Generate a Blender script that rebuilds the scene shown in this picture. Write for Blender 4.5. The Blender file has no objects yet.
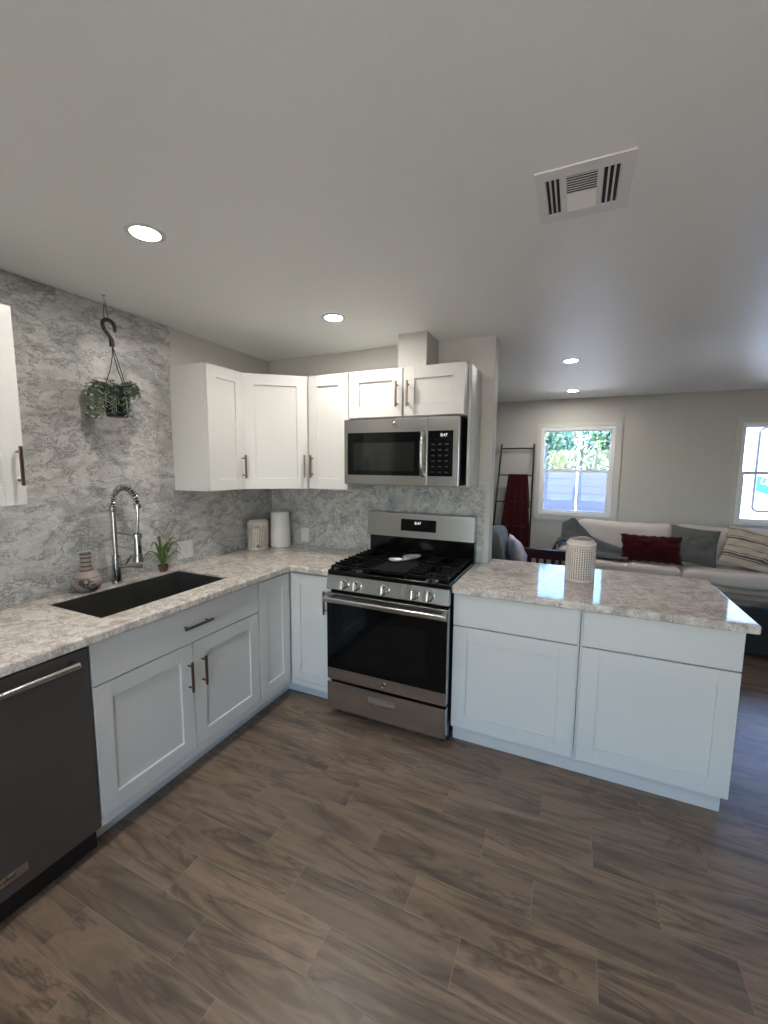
import bpy, bmesh, math, random
from mathutils import Vector, Matrix, noise as mnoise
random.seed(7)
D = bpy.data
C = bpy.context.scene.collection
PI = math.pi

# ------------------------------------------------------------------ camera
CAM = (2.2597, -2.7447, 1.5584)
YAW, PITCH, ROLL, FPX = -0.4261, -0.113, 0.0075, 418.74
H = 2.3695                      # ceiling height
cd = D.cameras.new('camera'); cam = D.objects.new('camera', cd); C.objects.link(cam)
cyw, syw, cpt, spt = math.cos(YAW), math.sin(YAW), math.cos(PITCH), math.sin(PITCH)
fw = Vector((syw*cpt, cyw*cpt, spt)); rt = Vector((cyw, -syw, 0)); up = rt.cross(fw)
r_ = math.cos(ROLL)*rt + math.sin(ROLL)*up; u_ = -math.sin(ROLL)*rt + math.cos(ROLL)*up
M4 = Matrix((r_, u_, -fw)).transposed().to_4x4(); M4.translation = Vector(CAM)
cam.matrix_world = M4
cd.sensor_fit = 'VERTICAL'; cd.sensor_height = 36; cd.lens = FPX/1024*36; cd.clip_start = .02; cd.clip_end = 300
bpy.context.scene.camera = cam

# ------------------------------------------------------------------ world, sun, exposure
SKY_STRENGTH = 1.35
w = D.worlds.new('world'); bpy.context.scene.world = w; w.use_nodes = True
wn = w.node_tree.nodes; wl = w.node_tree.links; wn.clear()
sky = wn.new('ShaderNodeTexSky'); sky.sky_type = 'NISHITA'; sky.sun_disc = False
sky.sun_elevation = math.radians(55); sky.sun_rotation = math.radians(200); sky.air_density = 1.2; sky.dust_density = .6
bg = wn.new('ShaderNodeBackground'); bg.inputs['Strength'].default_value = SKY_STRENGTH
wo = wn.new('ShaderNodeOutputWorld'); tint = wn.new('ShaderNodeMix'); tint.data_type = 'RGBA'; tint.blend_type = 'MULTIPLY'; tint.inputs[0].default_value = 1; tint.inputs[7].default_value = (.52, .79, 1.22, 1)
wl.new(sky.outputs[0], tint.inputs[6]); wl.new(tint.outputs[2], bg.inputs[0]); wl.new(bg.outputs[0], wo.inputs[0])
sd = D.lights.new('sun', 'SUN'); sd.energy = 36; sd.angle = .01; sd.color = (1, .93, .83)
so = D.objects.new('sun', sd); C.objects.link(so); so.rotation_euler = Vector((.72, -.01, -.69)).to_track_quat('-Z', 'Y').to_euler()
def portal(name, loc, direction, sx, sy, energy=None, color=(1, 1, 1)):
    l = D.lights.new(name, 'AREA'); l.shape = 'RECTANGLE'; l.size = sx; l.size_y = sy
    o = D.objects.new(name, l); C.objects.link(o); o.location = loc
    o.rotation_euler = Vector(direction).to_track_quat('-Z', 'Y').to_euler()
    if energy is None: l.cycles.is_portal = True
    else: l.energy = energy; l.color = color
    return o
# sky portals in the windows (they only guide sampling of the sky)
portal('daylight_rear_window', (2.40, -4.42, 1.15), (0, 1, 0), 1.8, 1.8)
portal('daylight_window_left', (2.25, 3.12, 1.5), (0, -1, 0), .78, 1.0)
portal('daylight_window_right', (4.35, 3.12, 1.5), (0, -1, 0), .95, 1.0)
vs = bpy.context.scene.view_settings
vs.view_transform = 'Standard'; vs.look = 'None'; vs.gamma = 1; vs.use_curve_mapping = False
vs.exposure = 0.46
bpy.context.scene.cycles.max_bounces = 10
bpy.context.scene.cycles.diffuse_bounces = 6
bpy.context.scene.cycles.sample_clamp_indirect = 6

# ------------------------------------------------------------------ node helpers
class NT:
    def __init__(s, name):
        s.m = D.materials.new(name); s.m.use_nodes = True; s.t = s.m.node_tree; s.n = s.t.nodes; s.n.clear()
        s.out = s.n.new('ShaderNodeOutputMaterial')
    def link(s, a, b): s.t.links.new(a, b)
    def set(s, sock, v):
        if isinstance(v, bpy.types.NodeSocket): s.link(v, sock)
        elif isinstance(v, (tuple, list)) and len(v) == 3 and sock.type == 'RGBA': sock.default_value = (*v, 1)
        else: sock.default_value = v
    def math(s, op, a, b=0., c=0., clamp=False):
        n = s.n.new('ShaderNodeMath'); n.operation = op; n.use_clamp = clamp
        for i, v in enumerate((a, b, c)): s.set(n.inputs[i], v)
        return n.outputs[0]
    def mix(s, f, a, b, blend='MIX'):
        n = s.n.new('ShaderNodeMix'); n.data_type = 'RGBA'; n.blend_type = blend
        s.set(n.inputs[0], f); s.set(n.inputs[6], a); s.set(n.inputs[7], b); return n.outputs[2]
    def coord(s, kind='Object'): return s.n.new('ShaderNodeTexCoord').outputs[kind]
    def sep(s, v): n = s.n.new('ShaderNodeSeparateXYZ'); s.link(v, n.inputs[0]); return n.outputs
    def comb(s, x, y, z):
        n = s.n.new('ShaderNodeCombineXYZ'); s.set(n.inputs[0], x); s.set(n.inputs[1], y); s.set(n.inputs[2], z); return n.outputs[0]
    def vmath(s, op, a, b):
        n = s.n.new('ShaderNodeVectorMath'); n.operation = op; s.set(n.inputs[0], a)
        if op == 'SCALE': s.set(n.inputs[3], b)
        else: s.set(n.inputs[1], b)
        return n.outputs[0]
    def noise(s, vec, scale, detail=4, rough=.55, dist=0., out=0):
        n = s.n.new('ShaderNodeTexNoise'); s.set(n.inputs['Vector'], vec); n.inputs['Scale'].default_value = scale
        n.inputs['Detail'].default_value = detail; n.inputs['Roughness'].default_value = rough; n.inputs['Distortion'].default_value = dist
        return n.outputs[out]
    def mapping(s, vec, loc=(0, 0, 0), rot=(0, 0, 0), scale=(1, 1, 1)):
        n = s.n.new('ShaderNodeMapping'); s.link(vec, n.inputs[0]); n.inputs[1].default_value = loc
        n.inputs[2].default_value = rot; n.inputs[3].default_value = scale; return n.outputs[0]
    def ramp(s, f, stops):
        n = s.n.new('ShaderNodeValToRGB'); s.link(f, n.inputs[0]); e = n.color_ramp.elements
        while len(e) < len(stops): e.new(.5)
        for i, (p, c) in enumerate(stops): e[i].position = p; e[i].color = (*c, 1) if len(c) == 3 else c
        return n.outputs[0]
    def bump(s, h, strength=.3, dist=.01):
        n = s.n.new('ShaderNodeBump'); n.inputs['Strength'].default_value = strength; n.inputs['Distance'].default_value = dist
        s.link(h, n.inputs['Height']); return n.outputs[0]
    def bsdf(s, color, rough=.5, metal=0., **k):
        n = s.n.new('ShaderNodeBsdfPrincipled'); s.set(n.inputs['Base Color'], color); s.set(n.inputs['Roughness'], rough)
        s.set(n.inputs['Metallic'], metal)
        for kk, v in k.items(): s.set(n.inputs[kk.replace('_', ' ')], v)
        s.link(n.outputs[0], s.out.inputs[0]); return n
def lin(r, g, b):
    f = lambda c: (c/255/12.92) if c/255 <= .04045 else ((c/255+.055)/1.055)**2.4
    return (f(r), f(g), f(b))
def paint(name, col, rough=.6, tex=.02, scale=60, **k):
    t = NT(name); v = t.coord(); n = t.noise(v, scale, 3)
    dark = tuple(c*(1-tex*2) for c in col); lite = tuple(min(1, c*(1+tex)) for c in col)
    c = t.mix(n, dark, lite); b = t.bump(n, .06, .003)
    t.bsdf(c, rough, Normal=b, **k); return t.m
def metal(name, col, rough=.3, stretch=(1, 1, 60), amt=.04, metallic=1.):
    t = NT(name); v = t.mapping(t.coord(), scale=stretch); n = t.noise(v, 8, 4)
    c = t.mix(n, tuple(x*.985 for x in col), col)
    t.bsdf(c, rough, metallic, Anisotropic=.35); return t.m
def fabric(name, a, b, scale=240, rough=.95, bump=.3):
    t = NT(name); v = t.coord(); n = t.noise(v, scale, 2); n2 = t.noise(v, 9, 4)
    c = t.mix(t.math('MULTIPLY_ADD', n2, .6, t.math('MULTIPLY', n, .4)), a, b)
    t.bsdf(c, rough, Normal=t.bump(n, bump, .002), Sheen_Weight=.2, Specular_IOR_Level=.1); return t.m
M = {}
M['ceiling'] = paint('ceiling_paint', (.89, .91, .885), .42, .015, 90)
M['wall'] = paint('wall_paint', (.56, .55, .52), .7, .015, 90)
M['casing'] = paint('casing_paint', (.62, .61, .58), .6, .01)
M['trim'] = paint('trim_paint', (.72, .72, .70), .45, .01)
M['cabinet'] = paint('white_cabinet_paint', (.655, .65, .63), .38, .008, 30)
M['cabinet_dark'] = paint('toe_kick_paint', (.62, .63, .63), .5, .01)
M['vinyl'] = paint('white_vinyl', (.84, .85, .86), .35, .005)
M['steel'] = metal('brushed_steel', (.53, .52, .51), .24, (1, 1, 30))
M['steel_v'] = metal('brushed_steel_upright', (.50, .49, .48), .22, (1, 1, 60))
M['chrome'] = metal('polished_nickel', (.52, .51, .50), .2, (1, 1, 1), .04)
M['dark_steel'] = metal('black_stainless', (.13, .12, .112), .38, (1, 60, 1), .06, .6)
M['bronze'] = metal('brown_bronze', (.24, .17, .13), .33, (1, 1, 1), .05)
M['black_glass'] = paint('black_glass', (.003, .0035, .004), .06, .0, Specular_IOR_Level=.28)
M['black_enamel'] = paint('black_enamel', (.004, .004, .0045), .14, .0, Specular_IOR_Level=.35)
M['iron'] = paint('cast_iron', (.004, .004, .004), .5, .1, Specular_IOR_Level=.15)
M['black_plastic'] = paint('black_plastic', (.006, .006, .0065), .4, .05)
M['black_metal'] = paint('black_powder_metal', (.015, .015, .016), .45, .05)
M['sink'] = paint('dark_granite_composite', (.045, .045, .041), .32, .25, 300)
M['white_plastic'] = paint('white_plastic', (.68, .68, .67), .4, .01)
M['vent'] = paint('vent_enamel', (.80, .80, .79), .5, .0)
M['white_ceramic'] = paint('white_ceramic', (.80, .76, .72), .35, .01)
M['lantern'] = paint('cream_painted_metal', (.74, .65, .58), .5, .03)
M['shade_inside'] = paint('painted_inner_shade', (.03, .022, .018), .8, .05)  # near-black tone that paints the shade inside hollow parts
M['terracotta'] = paint('brown_clay', (.13, .06, .035), .6, .15)
M['cherry'] = paint('dark_cherry_wood', (.045, .008, .008), .3, .3, 12)
M['digits'] = None
t = NT('lit_digits'); e = t.n.new('ShaderNodeEmission'); e.inputs[0].default_value = (.85, .95, 1, 1); e.inputs[1].default_value = 1.0; t.link(e.outputs[0], t.out.inputs[0]); M['digits'] = t.m
t = NT('lamp_lens'); e = t.n.new('ShaderNodeEmission'); e.inputs[0].default_value = (1, .95, .88, 1); e.inputs[1].default_value = 270; t.link(e.outputs[0], t.out.inputs[0]); M['lens'] = t.m
t = NT('window_glass'); tr = t.n.new('ShaderNodeBsdfTransparent'); gl = t.n.new('ShaderNodeBsdfGlossy'); gl.inputs['Roughness'].default_value = .02
fr = t.n.new('ShaderNodeFresnel'); fr.inputs[0].default_value = 1.45; ms = t.n.new('ShaderNodeMixShader')
t.link(fr.outputs[0], ms.inputs[0]); t.link(tr.outputs[0], ms.inputs[1]); t.link(gl.outputs[0], ms.inputs[2]); t.link(ms.outputs[0], t.out.inputs[0]); M['glass'] = t.m

t = NT('warm_filter_glass'); tr = t.n.new('ShaderNodeBsdfTransparent'); tr.inputs[0].default_value = (.98, .90, .80, 1); gl = t.n.new('ShaderNodeBsdfGlossy'); gl.inputs['Roughness'].default_value = .02  # pane colour added to warm the daylight through the rear window
fr = t.n.new('ShaderNodeFresnel'); fr.inputs[0].default_value = 1.45; ms = t.n.new('ShaderNodeMixShader')
t.link(fr.outputs[0], ms.inputs[0]); t.link(tr.outputs[0], ms.inputs[1]); t.link(gl.outputs[0], ms.inputs[2]); t.link(ms.outputs[0], t.out.inputs[0]); M['warm_filter'] = t.m

def marble(name, light, mid, dark, tint, rough, rot, scale=1., stretch=(1, 1, 1), coat=0.):
    t = NT(name); v0 = t.coord()
    v = t.mapping(v0, rot=rot, scale=tuple(scale*x for x in stretch))
    wv = t.noise(v, 3.5, 6, .65, 0, 1); v2 = t.vmath('ADD', v, t.vmath('SCALE', t.vmath('SUBTRACT', wv, (.5, .5, .5)), .30))
    n1 = t.noise(v2, 7., 10, .72, .15); n2 = t.noise(v2, 21., 9, .72, .3); n3 = t.noise(v, 1.6, 4, .5, .3); n4 = t.noise(v2, 60, 3)
    def vein(n, wdt):
        a = t.math('ABSOLUTE', t.math('SUBTRACT', n, .5)); return t.math('SUBTRACT', 1., t.math('DIVIDE', a, wdt), clamp=True)
    base = t.ramp(t.noise(v2, 9., 7, .65, .2), [(.36, mid), (.50, light), (.62, mid)])
    base = t.mix(t.math('MULTIPLY', t.ramp(n3, [(.4, (0, 0, 0)), (.7, (1, 1, 1))]), .35), base, tint)
    v_a = t.math('MULTIPLY', t.math('POWER', vein(n1, .020), 1.), .85)
    v_b = t.math('MULTIPLY', t.math('POWER', vein(n2, .032), 1.), .5)
    c = t.mix(v_a, base, dark); c = t.mix(v_b, c, tuple(.6*a+.4*b for a, b in zip(dark, mid)))
    c = t.mix(t.math('MULTIPLY', n4, .12), c, light)
    t.bsdf(c, t.math('MULTIPLY_ADD', n2, .03, rough), Coat_Weight=coat, Specular_IOR_Level=(.5 if rough > .2 else .34), Coat_Roughness=.05); return t.m
M['slab'] = marble('veined_marble_slab', lin(208, 208, 205), lin(166, 167, 165), lin(70, 73, 75), lin(178, 163, 158), .3, (.9, .0, .3), .8, (1, .6, 1.1))
M['counter'] = marble('taupe_marble_worktop', lin(228, 222, 215), lin(184, 175, 166), lin(112, 100, 93), lin(200, 182, 172), .05, (.2, .1, .6), .85, (1.1, 1.4, 1))

# floor: wood-look tiles .612 x .1525 running along x, each row shifted by a third
t = NT('wood_plank_tile'); P = t.coord(); x, y, z = t.sep(P)
rowf = t.math('DIVIDE', t.math('SUBTRACT', -.7595, y), .1525); row = t.math('FLOOR', rowf); ry = t.math('FRACT', rowf)
colf = t.math('DIVIDE', t.math('SUBTRACT', t.math('SUBTRACT', x, .364), t.math('MULTIPLY', row, .204)), .612)
col = t.math('FLOOR', colf); cx_ = t.math('FRACT', colf)
ex = t.math('MULTIPLY', t.math('MINIMUM', cx_, t.math('SUBTRACT', 1., cx_)), .612); ey = t.math('MULTIPLY', t.math('MINIMUM', ry, t.math('SUBTRACT', 1., ry)), .1525)
edge = t.math('MINIMUM', ex, ey)
wnz = t.n.new('ShaderNodeTexWhiteNoise'); wnz.noise_dimensions = '3D'; t.link(t.comb(row, col, 3.7), wnz.inputs[0]); rnd = wnz.outputs[0]; rc = t.sep(wnz.outputs[1])
off = t.comb(t.math('MULTIPLY', rc[0], 13.), t.math('MULTIPLY', rc[1], 17.), t.math('MULTIPLY', rc[2], 9.))
gv = t.vmath('ADD', t.comb(t.math('MULTIPLY', x, .95), t.math('MULTIPLY', y, 6.5), 0.), off)
g1 = t.noise(gv, 1.6, 6, .6, .9); g2 = t.noise(t.vmath('ADD', t.comb(t.math('MULTIPLY', x, 2.5), t.math('MULTIPLY', y, 38.), 0.), off), 2.2, 5, .6, .4)
g3 = t.noise(gv, .8, 5, .6, 1.6)
ring = t.math('POWER', t.math('SUBTRACT', 1., t.math('DIVIDE', t.math('ABSOLUTE', t.math('SUBTRACT', g3, .50)), .045), clamp=True), 1.5)
base = t.ramp(g1, [(.30, (.070, .052, .042)), (.43, (.175, .125, .088)), (.56, (.30, .215, .150)), (.70, (.13, .094, .068))])
base = t.mix(t.math('MULTIPLY', g2, .38), base, (.105, .077, .057))
base = t.mix(t.math('MULTIPLY', ring, .62), base, (.045, .033, .028))
base = t.mix(t.math('MULTIPLY', rnd, .4), base, (.12, .098, .080))
gm = t.math('LESS_THAN', edge, .0011)
base = t.mix(t.math('MULTIPLY', gm, .6), base, (.27, .235, .205))
hgt = t.math('ADD', t.math('MULTIPLY', g2, .15), t.math('MULTIPLY', t.math('MINIMUM', t.math('DIVIDE', edge, .004), 1.), .8))
t.bsdf(base, t.math('MULTIPLY_ADD', g2, .18, .26), Normal=t.bump(hgt, .35, .0012)); M['floor'] = t.m

# ------------------------------------------------------------------ mesh helpers
MATW = {}
def setp(o, label=None, cat=None, group=None, kind=None):
    if label: o['label'] = label
    if cat: o['category'] = cat
    if group: o['group'] = group
    if kind: o['kind'] = kind
    return o
def thing(name, label, cat, loc=(0, 0, 0), rot=(0, 0, 0), group=None):
    o = D.objects.new(name, None); o.empty_display_size = .1; C.objects.link(o); o.location = loc; o.rotation_euler = rot
    from mathutils import Euler
    m = Euler(rot).to_matrix().to_4x4(); m.translation = Vector(loc); MATW[o] = m
    return setp(o, label, cat, group)
class MB:
    def __init__(s): s.bm = bmesh.new()
    def merge(s, b, mat=None):
        me = D.meshes.new('tmp'); 
        if mat is not None: bmesh.ops.transform(b, matrix=mat, verts=b.verts)
        b.to_mesh(me); b.free(); s.bm.from_mesh(me); D.meshes.remove(me); return s
    def box(s, x0, x1, y0, y1, z0, z1, bev=0., seg=2, mat=None):
        b = bmesh.new(); bmesh.ops.create_cube(b, size=1)
        for v in b.verts: v.co = Vector(((x0+x1)/2+v.co.x*(x1-x0), (y0+y1)/2+v.co.y*(y1-y0), (z0+z1)/2+v.co.z*(z1-z0)))
        if bev: bmesh.ops.bevel(b, geom=b.edges[:], offset=bev, segments=seg, affect='EDGES', profile=.5)
        return s.merge(b, mat)
    def cyl(s, p0, p1, r0, r1=None, n=20, caps=True):
        r1 = r0 if r1 is None else r1; p0 = Vector(p0); p1 = Vector(p1); d = p1-p0
        b = bmesh.new(); bmesh.ops.create_cone(b, cap_ends=caps, segments=n, radius1=r0, radius2=max(r1, 1e-5), depth=d.length)
        m = Matrix.Translation((p0+p1)/2) @ d.to_track_quat('Z', 'Y').to_matrix().to_4x4(); return s.merge(b, m)
    def lathe(s, prof, c=(0, 0, 0), n=32, axis=None):
        b = bmesh.new(); rings = []
        for r, z in prof:
            if r < 1e-6: rings.append([b.verts.new((0, 0, z))]*n)
            else: rings.append([b.verts.new((r*math.cos(2*PI*i/n), r*math.sin(2*PI*i/n), z)) for i in range(n)])
        for a, q in zip(rings, rings[1:]):
            for i in range(n):
                vs_ = []
                for v in (a[i], a[(i+1) % n], q[(i+1) % n], q[i]):
                    if v not in vs_: vs_.append(v)
                if len(vs_) >= 3:
                    try: b.faces.new(vs_)
                    except ValueError: pass
        m = Matrix.Translation(Vector(c))
        if axis is not None: m = m @ Vector(axis).to_track_quat('Z', 'Y').to_matrix().to_4x4()
        return s.merge(b, m)
    def tube(s, pts, r, n=10, closed=False, radii=None):
        pts = [Vector(p) for p in pts]; b = bmesh.new(); rings = []; N = len(pts); prev = None
        for i, p in enumerate(pts):
            if closed: d = pts[(i+1) % N]-pts[i-1]
            else: d = pts[min(i+1, N-1)]-pts[max(i-1, 0)]
            d.normalize()
            if prev is None: a = d.orthogonal().normalized()
            else: a = (prev-d*prev.dot(d)); a = a.normalized() if a.length > 1e-6 else d.orthogonal().normalized()
            prev = a; c = d.cross(a); rr = radii[i] if radii else r
            rings.append([b.verts.new(p+(a*math.cos(2*PI*k/n)+c*math.sin(2*PI*k/n))*rr) for k in range(n)])
        rng = range(N) if closed else range(N-1)
        for i in rng:
            A, B = rings[i], rings[(i+1) % N]
            for k in range(n): b.faces.new((A[k], A[(k+1) % n], B[(k+1) % n], B[k]))
        if not closed: b.faces.new(rings[0][::-1]); b.faces.new(rings[-1])
        return s.merge(b)
    def prism(s, poly, z0, z1, bev=0.):
        b = bmesh.new(); lo = [b.verts.new((x, y, z0)) for x, y in poly]; hi = [b.verts.new((x, y, z1)) for x, y in poly]; n = len(poly)
        b.faces.new(lo[::-1]); b.faces.new(hi)
        for i in range(n): b.faces.new((lo[i], lo[(i+1) % n], hi[(i+1) % n], hi[i]))
        bmesh.ops.recalc_face_normals(b, faces=b.faces)
        if bev: bmesh.ops.bevel(b, geom=b.edges[:], offset=bev, segments=2, affect='EDGES', profile=.5)
        return s.merge(b)
    def grid(s, fn, nu, nv, closed_u=False):
        b = bmesh.new(); g = [[b.verts.new(fn(i/nu, j/nv)) for j in range(nv+1)] for i in range(nu+(0 if closed_u else 1))]
        L = len(g)
        for i in range(nu):
            for j in range(nv): b.faces.new((g[i][j], g[(i+1) % L][j], g[(i+1) % L][j+1], g[i][j+1]))
        return s.merge(b)
    def text(s, body, size, mat, extrude=.0006):
        c = D.curves.new('tmp', 'FONT'); c.body = body; c.size = size; c.extrude = extrude; c.align_x = 'CENTER'; c.align_y = 'CENTER'
        o = D.objects.new('tmp', c); C.objects.link(o); bpy.context.view_layer.update()
        me = D.meshes.new_from_object(o); b = bmesh.new(); b.from_mesh(me); D.objects.remove(o); D.curves.remove(c); D.meshes.remove(me)
        return s.merge(b, mat)
    def build(s, name, mat, parent=None, local=False, smooth=35, loc=None, rot=(0, 0, 0), kind=None, clean=False):
        """world coordinates unless local; the mesh is moved into its parent's frame (or its own base)"""
        bm = s.bm
        if clean: bmesh.ops.remove_doubles(bm, verts=bm.verts, dist=1e-5)
        bmesh.ops.recalc_face_normals(bm, faces=bm.faces)
        me = D.meshes.new(name); o = D.objects.new(name, me); C.objects.link(o)
        if parent is not None:
            if not local: bmesh.ops.transform(bm, matrix=MATW[parent].inverted(), verts=bm.verts)
            o.parent = parent; MATW[o] = MATW[parent]
        elif loc is not None:
            o.location = loc; o.rotation_euler = rot
            from mathutils import Euler
            m = Euler(rot).to_matrix().to_4x4(); m.translation = Vector(loc); MATW[o] = m
        elif kind == 'structure': MATW[o] = Matrix()
        else:
            xs = [v.co.x for v in bm.verts]; ys = [v.co.y for v in bm.verts]; zs = [v.co.z for v in bm.verts]
            l = Vector(((min(xs)+max(xs))/2, (min(ys)+max(ys))/2, min(zs))); bmesh.ops.translate(bm, vec=-l, verts=bm.verts)
            o.location = l; MATW[o] = Matrix.Translation(l)
        bm.to_mesh(me); bm.free(); me.materials.append(mat)
        if smooth:
            for p in me.polygons: p.use_smooth = True
            me.set_sharp_from_angle(angle=math.radians(smooth))
            if smooth <= 50: wm = o.modifiers.new('face_weighted', 'WEIGHTED_NORMAL'); wm.keep_sharp = True; wm.weight = 100
        if kind: o['kind'] = kind
        return o
def struct(name, mb, mat, parent=None, **k): return mb.build(name, mat, parent, kind='structure', **k)
def copy_tree(o, parent=None):
    c = o.copy(); C.objects.link(c)
    if parent is not None: c.parent = parent
    for ch in list(o.children): copy_tree(ch, c)
    return c

# ------------------------------------------------------------------ the setting
XL, XR_, YF, YR = -.015, 5.65, 2.93, -4.35
struct('floor', MB().box(XL-.15, XR_+.15, YR-.15, YF+.15, -.1, 0), M['floor'])
struct('ceiling', MB().box(XL-.15, XR_+.15, YR-.15, YF+.15, H, H+.15), M['ceiling'])
struct('wall_left', MB().box(XL-.15, XL, YR, YF, 0, H), M['wall'])
def wall_with_holes(axis, a0, a1, t0, t1, holes):
    mb = MB(); xs = sorted({a0, a1, *[h[0] for h in holes], *[h[1] for h in holes]})
    for p, q in zip(xs, xs[1:]):
        hs = [h for h in holes if h[0] <= p+1e-6 and h[1] >= q-1e-6]
        spans = [(0, H)] if not hs else [(0, hs[0][2]), (hs[0][3], H)]
        for z0, z1 in spans:
            if z1-z0 < 1e-4: continue
            if axis == 'x': mb.box(p, q, t0, t1, z0, z1)
            else: mb.box(t0, t1, p, q, z0, z1)
    return mb
W1 = (1.862, 2.655, .975, 2.015); W2 = (3.858, 4.85, .975, 2.015)
struct('wall_far', wall_with_holes('x', XL-.15, XR_+.15, YF, YF+.15, [W1, W2]), M['wall'], smooth=0)
RD = (1.5, 3.3, .25, 2.05)
struct('wall_right', MB().box(XR_, XR_+.15, YR, YF, 0, H), M['wall'], smooth=0)
struct('wall_rear', wall_with_holes('x', XL-.15, XR_+.15, YR-.15, YR, [RD]), M['wall'], smooth=0)
EX = 1.768
struct('wall_stub', MB().box(XL, EX, .014, .13, 0, H, .004), M['wall'])
struct('trim_1', MB().box(1.736, EX, -.002, .013, .916, 1.425, .002), M['wall'])
# square duct boxed in above the cabinets
struct('trim_2', MB().box(1.205, 1.395, -.226, .013, 2.14, H, .003), M['wall'])
struct('baseboard_far', MB().box(XL, XR_, YF-.015, YF-.0005, 0, .09, .003), M['trim'])
struct('baseboard_right', MB().box(XR_-.015, XR_-.0005, YR, YF-.02, 0, .09, .003), M['trim'])
struct('baseboard_left', MB().box(XL+.0005, XL+.015, .14, YF-.02, 0, .09, .003), M['trim'])
# full height marble splashback
struct('wall_left_slab', MB().box(XL+.0005, 0, -2.62, -.897, .9155, H-.004, .001), M['slab'])
struct('trim_3', MB().box(XL+.0005, -.001, -.8965, .0, .9155, 1.388, .001), M['slab'])
struct('trim_4', MB().box(.0, 1.7355, .0, .0135, .9155, 1.43, .001), M['slab'])
def win(n, h, y0=YF):
    x0, x1, z0, z1 = h; zm = 1.497
    c = .062
    cs = MB()                                   # flat casing boards on the wall
    cs.box(x0-c, x0-.012, y0-.020, y0-.0005, z0-.095, z1+.06, .002).box(x1+.012, x1+c+.02, y0-.020, y0-.0005, z0-.095, z1+.06, .002)
    cs.box(x0-.012, x1+.012, y0-.020, y0-.0005, z1+.012, z1+.06, .002).box(x0-.012, x1+.012, y0-.020, y0-.0005, z0-.095, z0-.03, .002)
    co = struct('trim_%d' % (n+4), cs, M['casing'])
    f = MB(); a = .012; b = .034; ya, yb = y0-.012, y0+.09
    f.box(x0-a, x0+b-a, ya, yb, z0-.028, z1+a, .002).box(x1-b+a, x1+a, ya, yb, z0-.028, z1+a, .002)
    f.box(x0+b-a, x1-b+a, ya, yb, z1+a-b, z1+a, .002).box(x0+b-a, x1-b+a, ya-.012, yb, z0-.028, z0+.008, .002)
    o = struct('window_%d' % n, f, M['vinyl'])
    s = MB(); i0, i1 = x0+b-a, x1-b+a
    s.box(i0, i1, y0+.012, y0+.05, zm-.016, zm+.018, .003)
    s.box(i0, i0+.026, y0+.012, y0+.04, z0+.008, zm-.016, .002).box(i1-.03, i1, y0+.012, y0+.04, z0+.008, zm-.016, .002)
    s.box(i0+.026, i1-.03, y0+.012, y0+.04, z0+.008, z0+.03, .002)
    s.build('lower_sash', M['vinyl'], o)
    u = MB(); u.box(i0, i0+.014, y0+.05, y0+.075, zm+.018, z1-.022, .002).box(i1-.014, i1, y0+.05, y0+.075, zm+.018, z1-.022, .002).box(i0+.014, i1-.014, y0+.05, y0+.075, z1-.036, z1-.022, .002)
    u.build('upper_sash', M['vinyl'], o)
    for k in (.3, .7):
        xk = x0+(x1-x0)*k; MB().box(xk-.02, xk+.02, y0+.004, y0+.03, zm+.018, zm+.03, .003).build('sash_latch', M['white_plastic'], o)
    MB().box(i0+.026, i1-.03, y0+.024, y0+.027, z0+.03, zm-.016).build('pane', M['glass'], o)
    MB().box(i0+.014, i1-.014, y0+.06, y0+.063, zm+.018, z1-.036).build('pane', M['glass'], o)
win(1, W1); win(2, W2)
f = MB(); x0, x1, z0, z1 = RD; xm = (x0+x1)/2
f.box(x0, x0+.05, YR-.10, YR+.01, z0, z1, .003).box(x1-.05, x1, YR-.10, YR+.01, z0, z1, .003).box(x0+.05, x1-.05, YR-.10, YR+.01, z1-.05, z1, .003)
f.box(x0+.05, x1-.05, YR-.10, YR+.02, z0, z0+.05, .003).box(xm-.025, xm+.025, YR-.08, YR-.02, z0+.05, z1-.05, .003)
w3 = struct('window_3', f, M['vinyl'])
MB().box(x0+.05, xm-.025, YR-.053, YR-.048, z0+.05, z1-.05).build('pane', M['warm_filter'], w3)
MB().box(xm+.025, x1-.05, YR-.053, YR-.048, z0+.05, z1-.05).build('pane', M['warm_filter'], w3)

# ------------------------------------------------------------------ cabinet parts
def frame_m(o, u, n):
    """matrix: local x along u, local y into the cabinet (-n), local z up, origin o"""
    u = Vector(u).normalized(); n = Vector(n).normalized(); m = Matrix.Identity(4)
    for i in range(3): m[i][0] = u[i]; m[i][1] = -n[i]; m[i][2] = (0, 0, 1)[i]; m[i][3] = o[i]
    return m
def shaker(m, w_, h, st=.07, t_=.02, rec=.011):
    mb = MB(); b = .0024
    mb.box(0, st, 0, t_, 0, h, b, mat=m).box(w_-st, w_, 0, t_, 0, h, b, mat=m)
    mb.box(st-.001, w_-st+.001, .0004, t_, 0, st, b, mat=m).box(st-.001, w_-st+.001, .0004, t_, h-st, h, b, mat=m)
    mb.box(st-.002, w_-st+.002, rec, t_-.001, st-.002, h-st+.002, mat=m)
    return mb
def slabfront(m, w_, h, t_=.02): return MB().box(0, w_, 0, t_, 0, h, .0018, mat=m)
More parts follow.
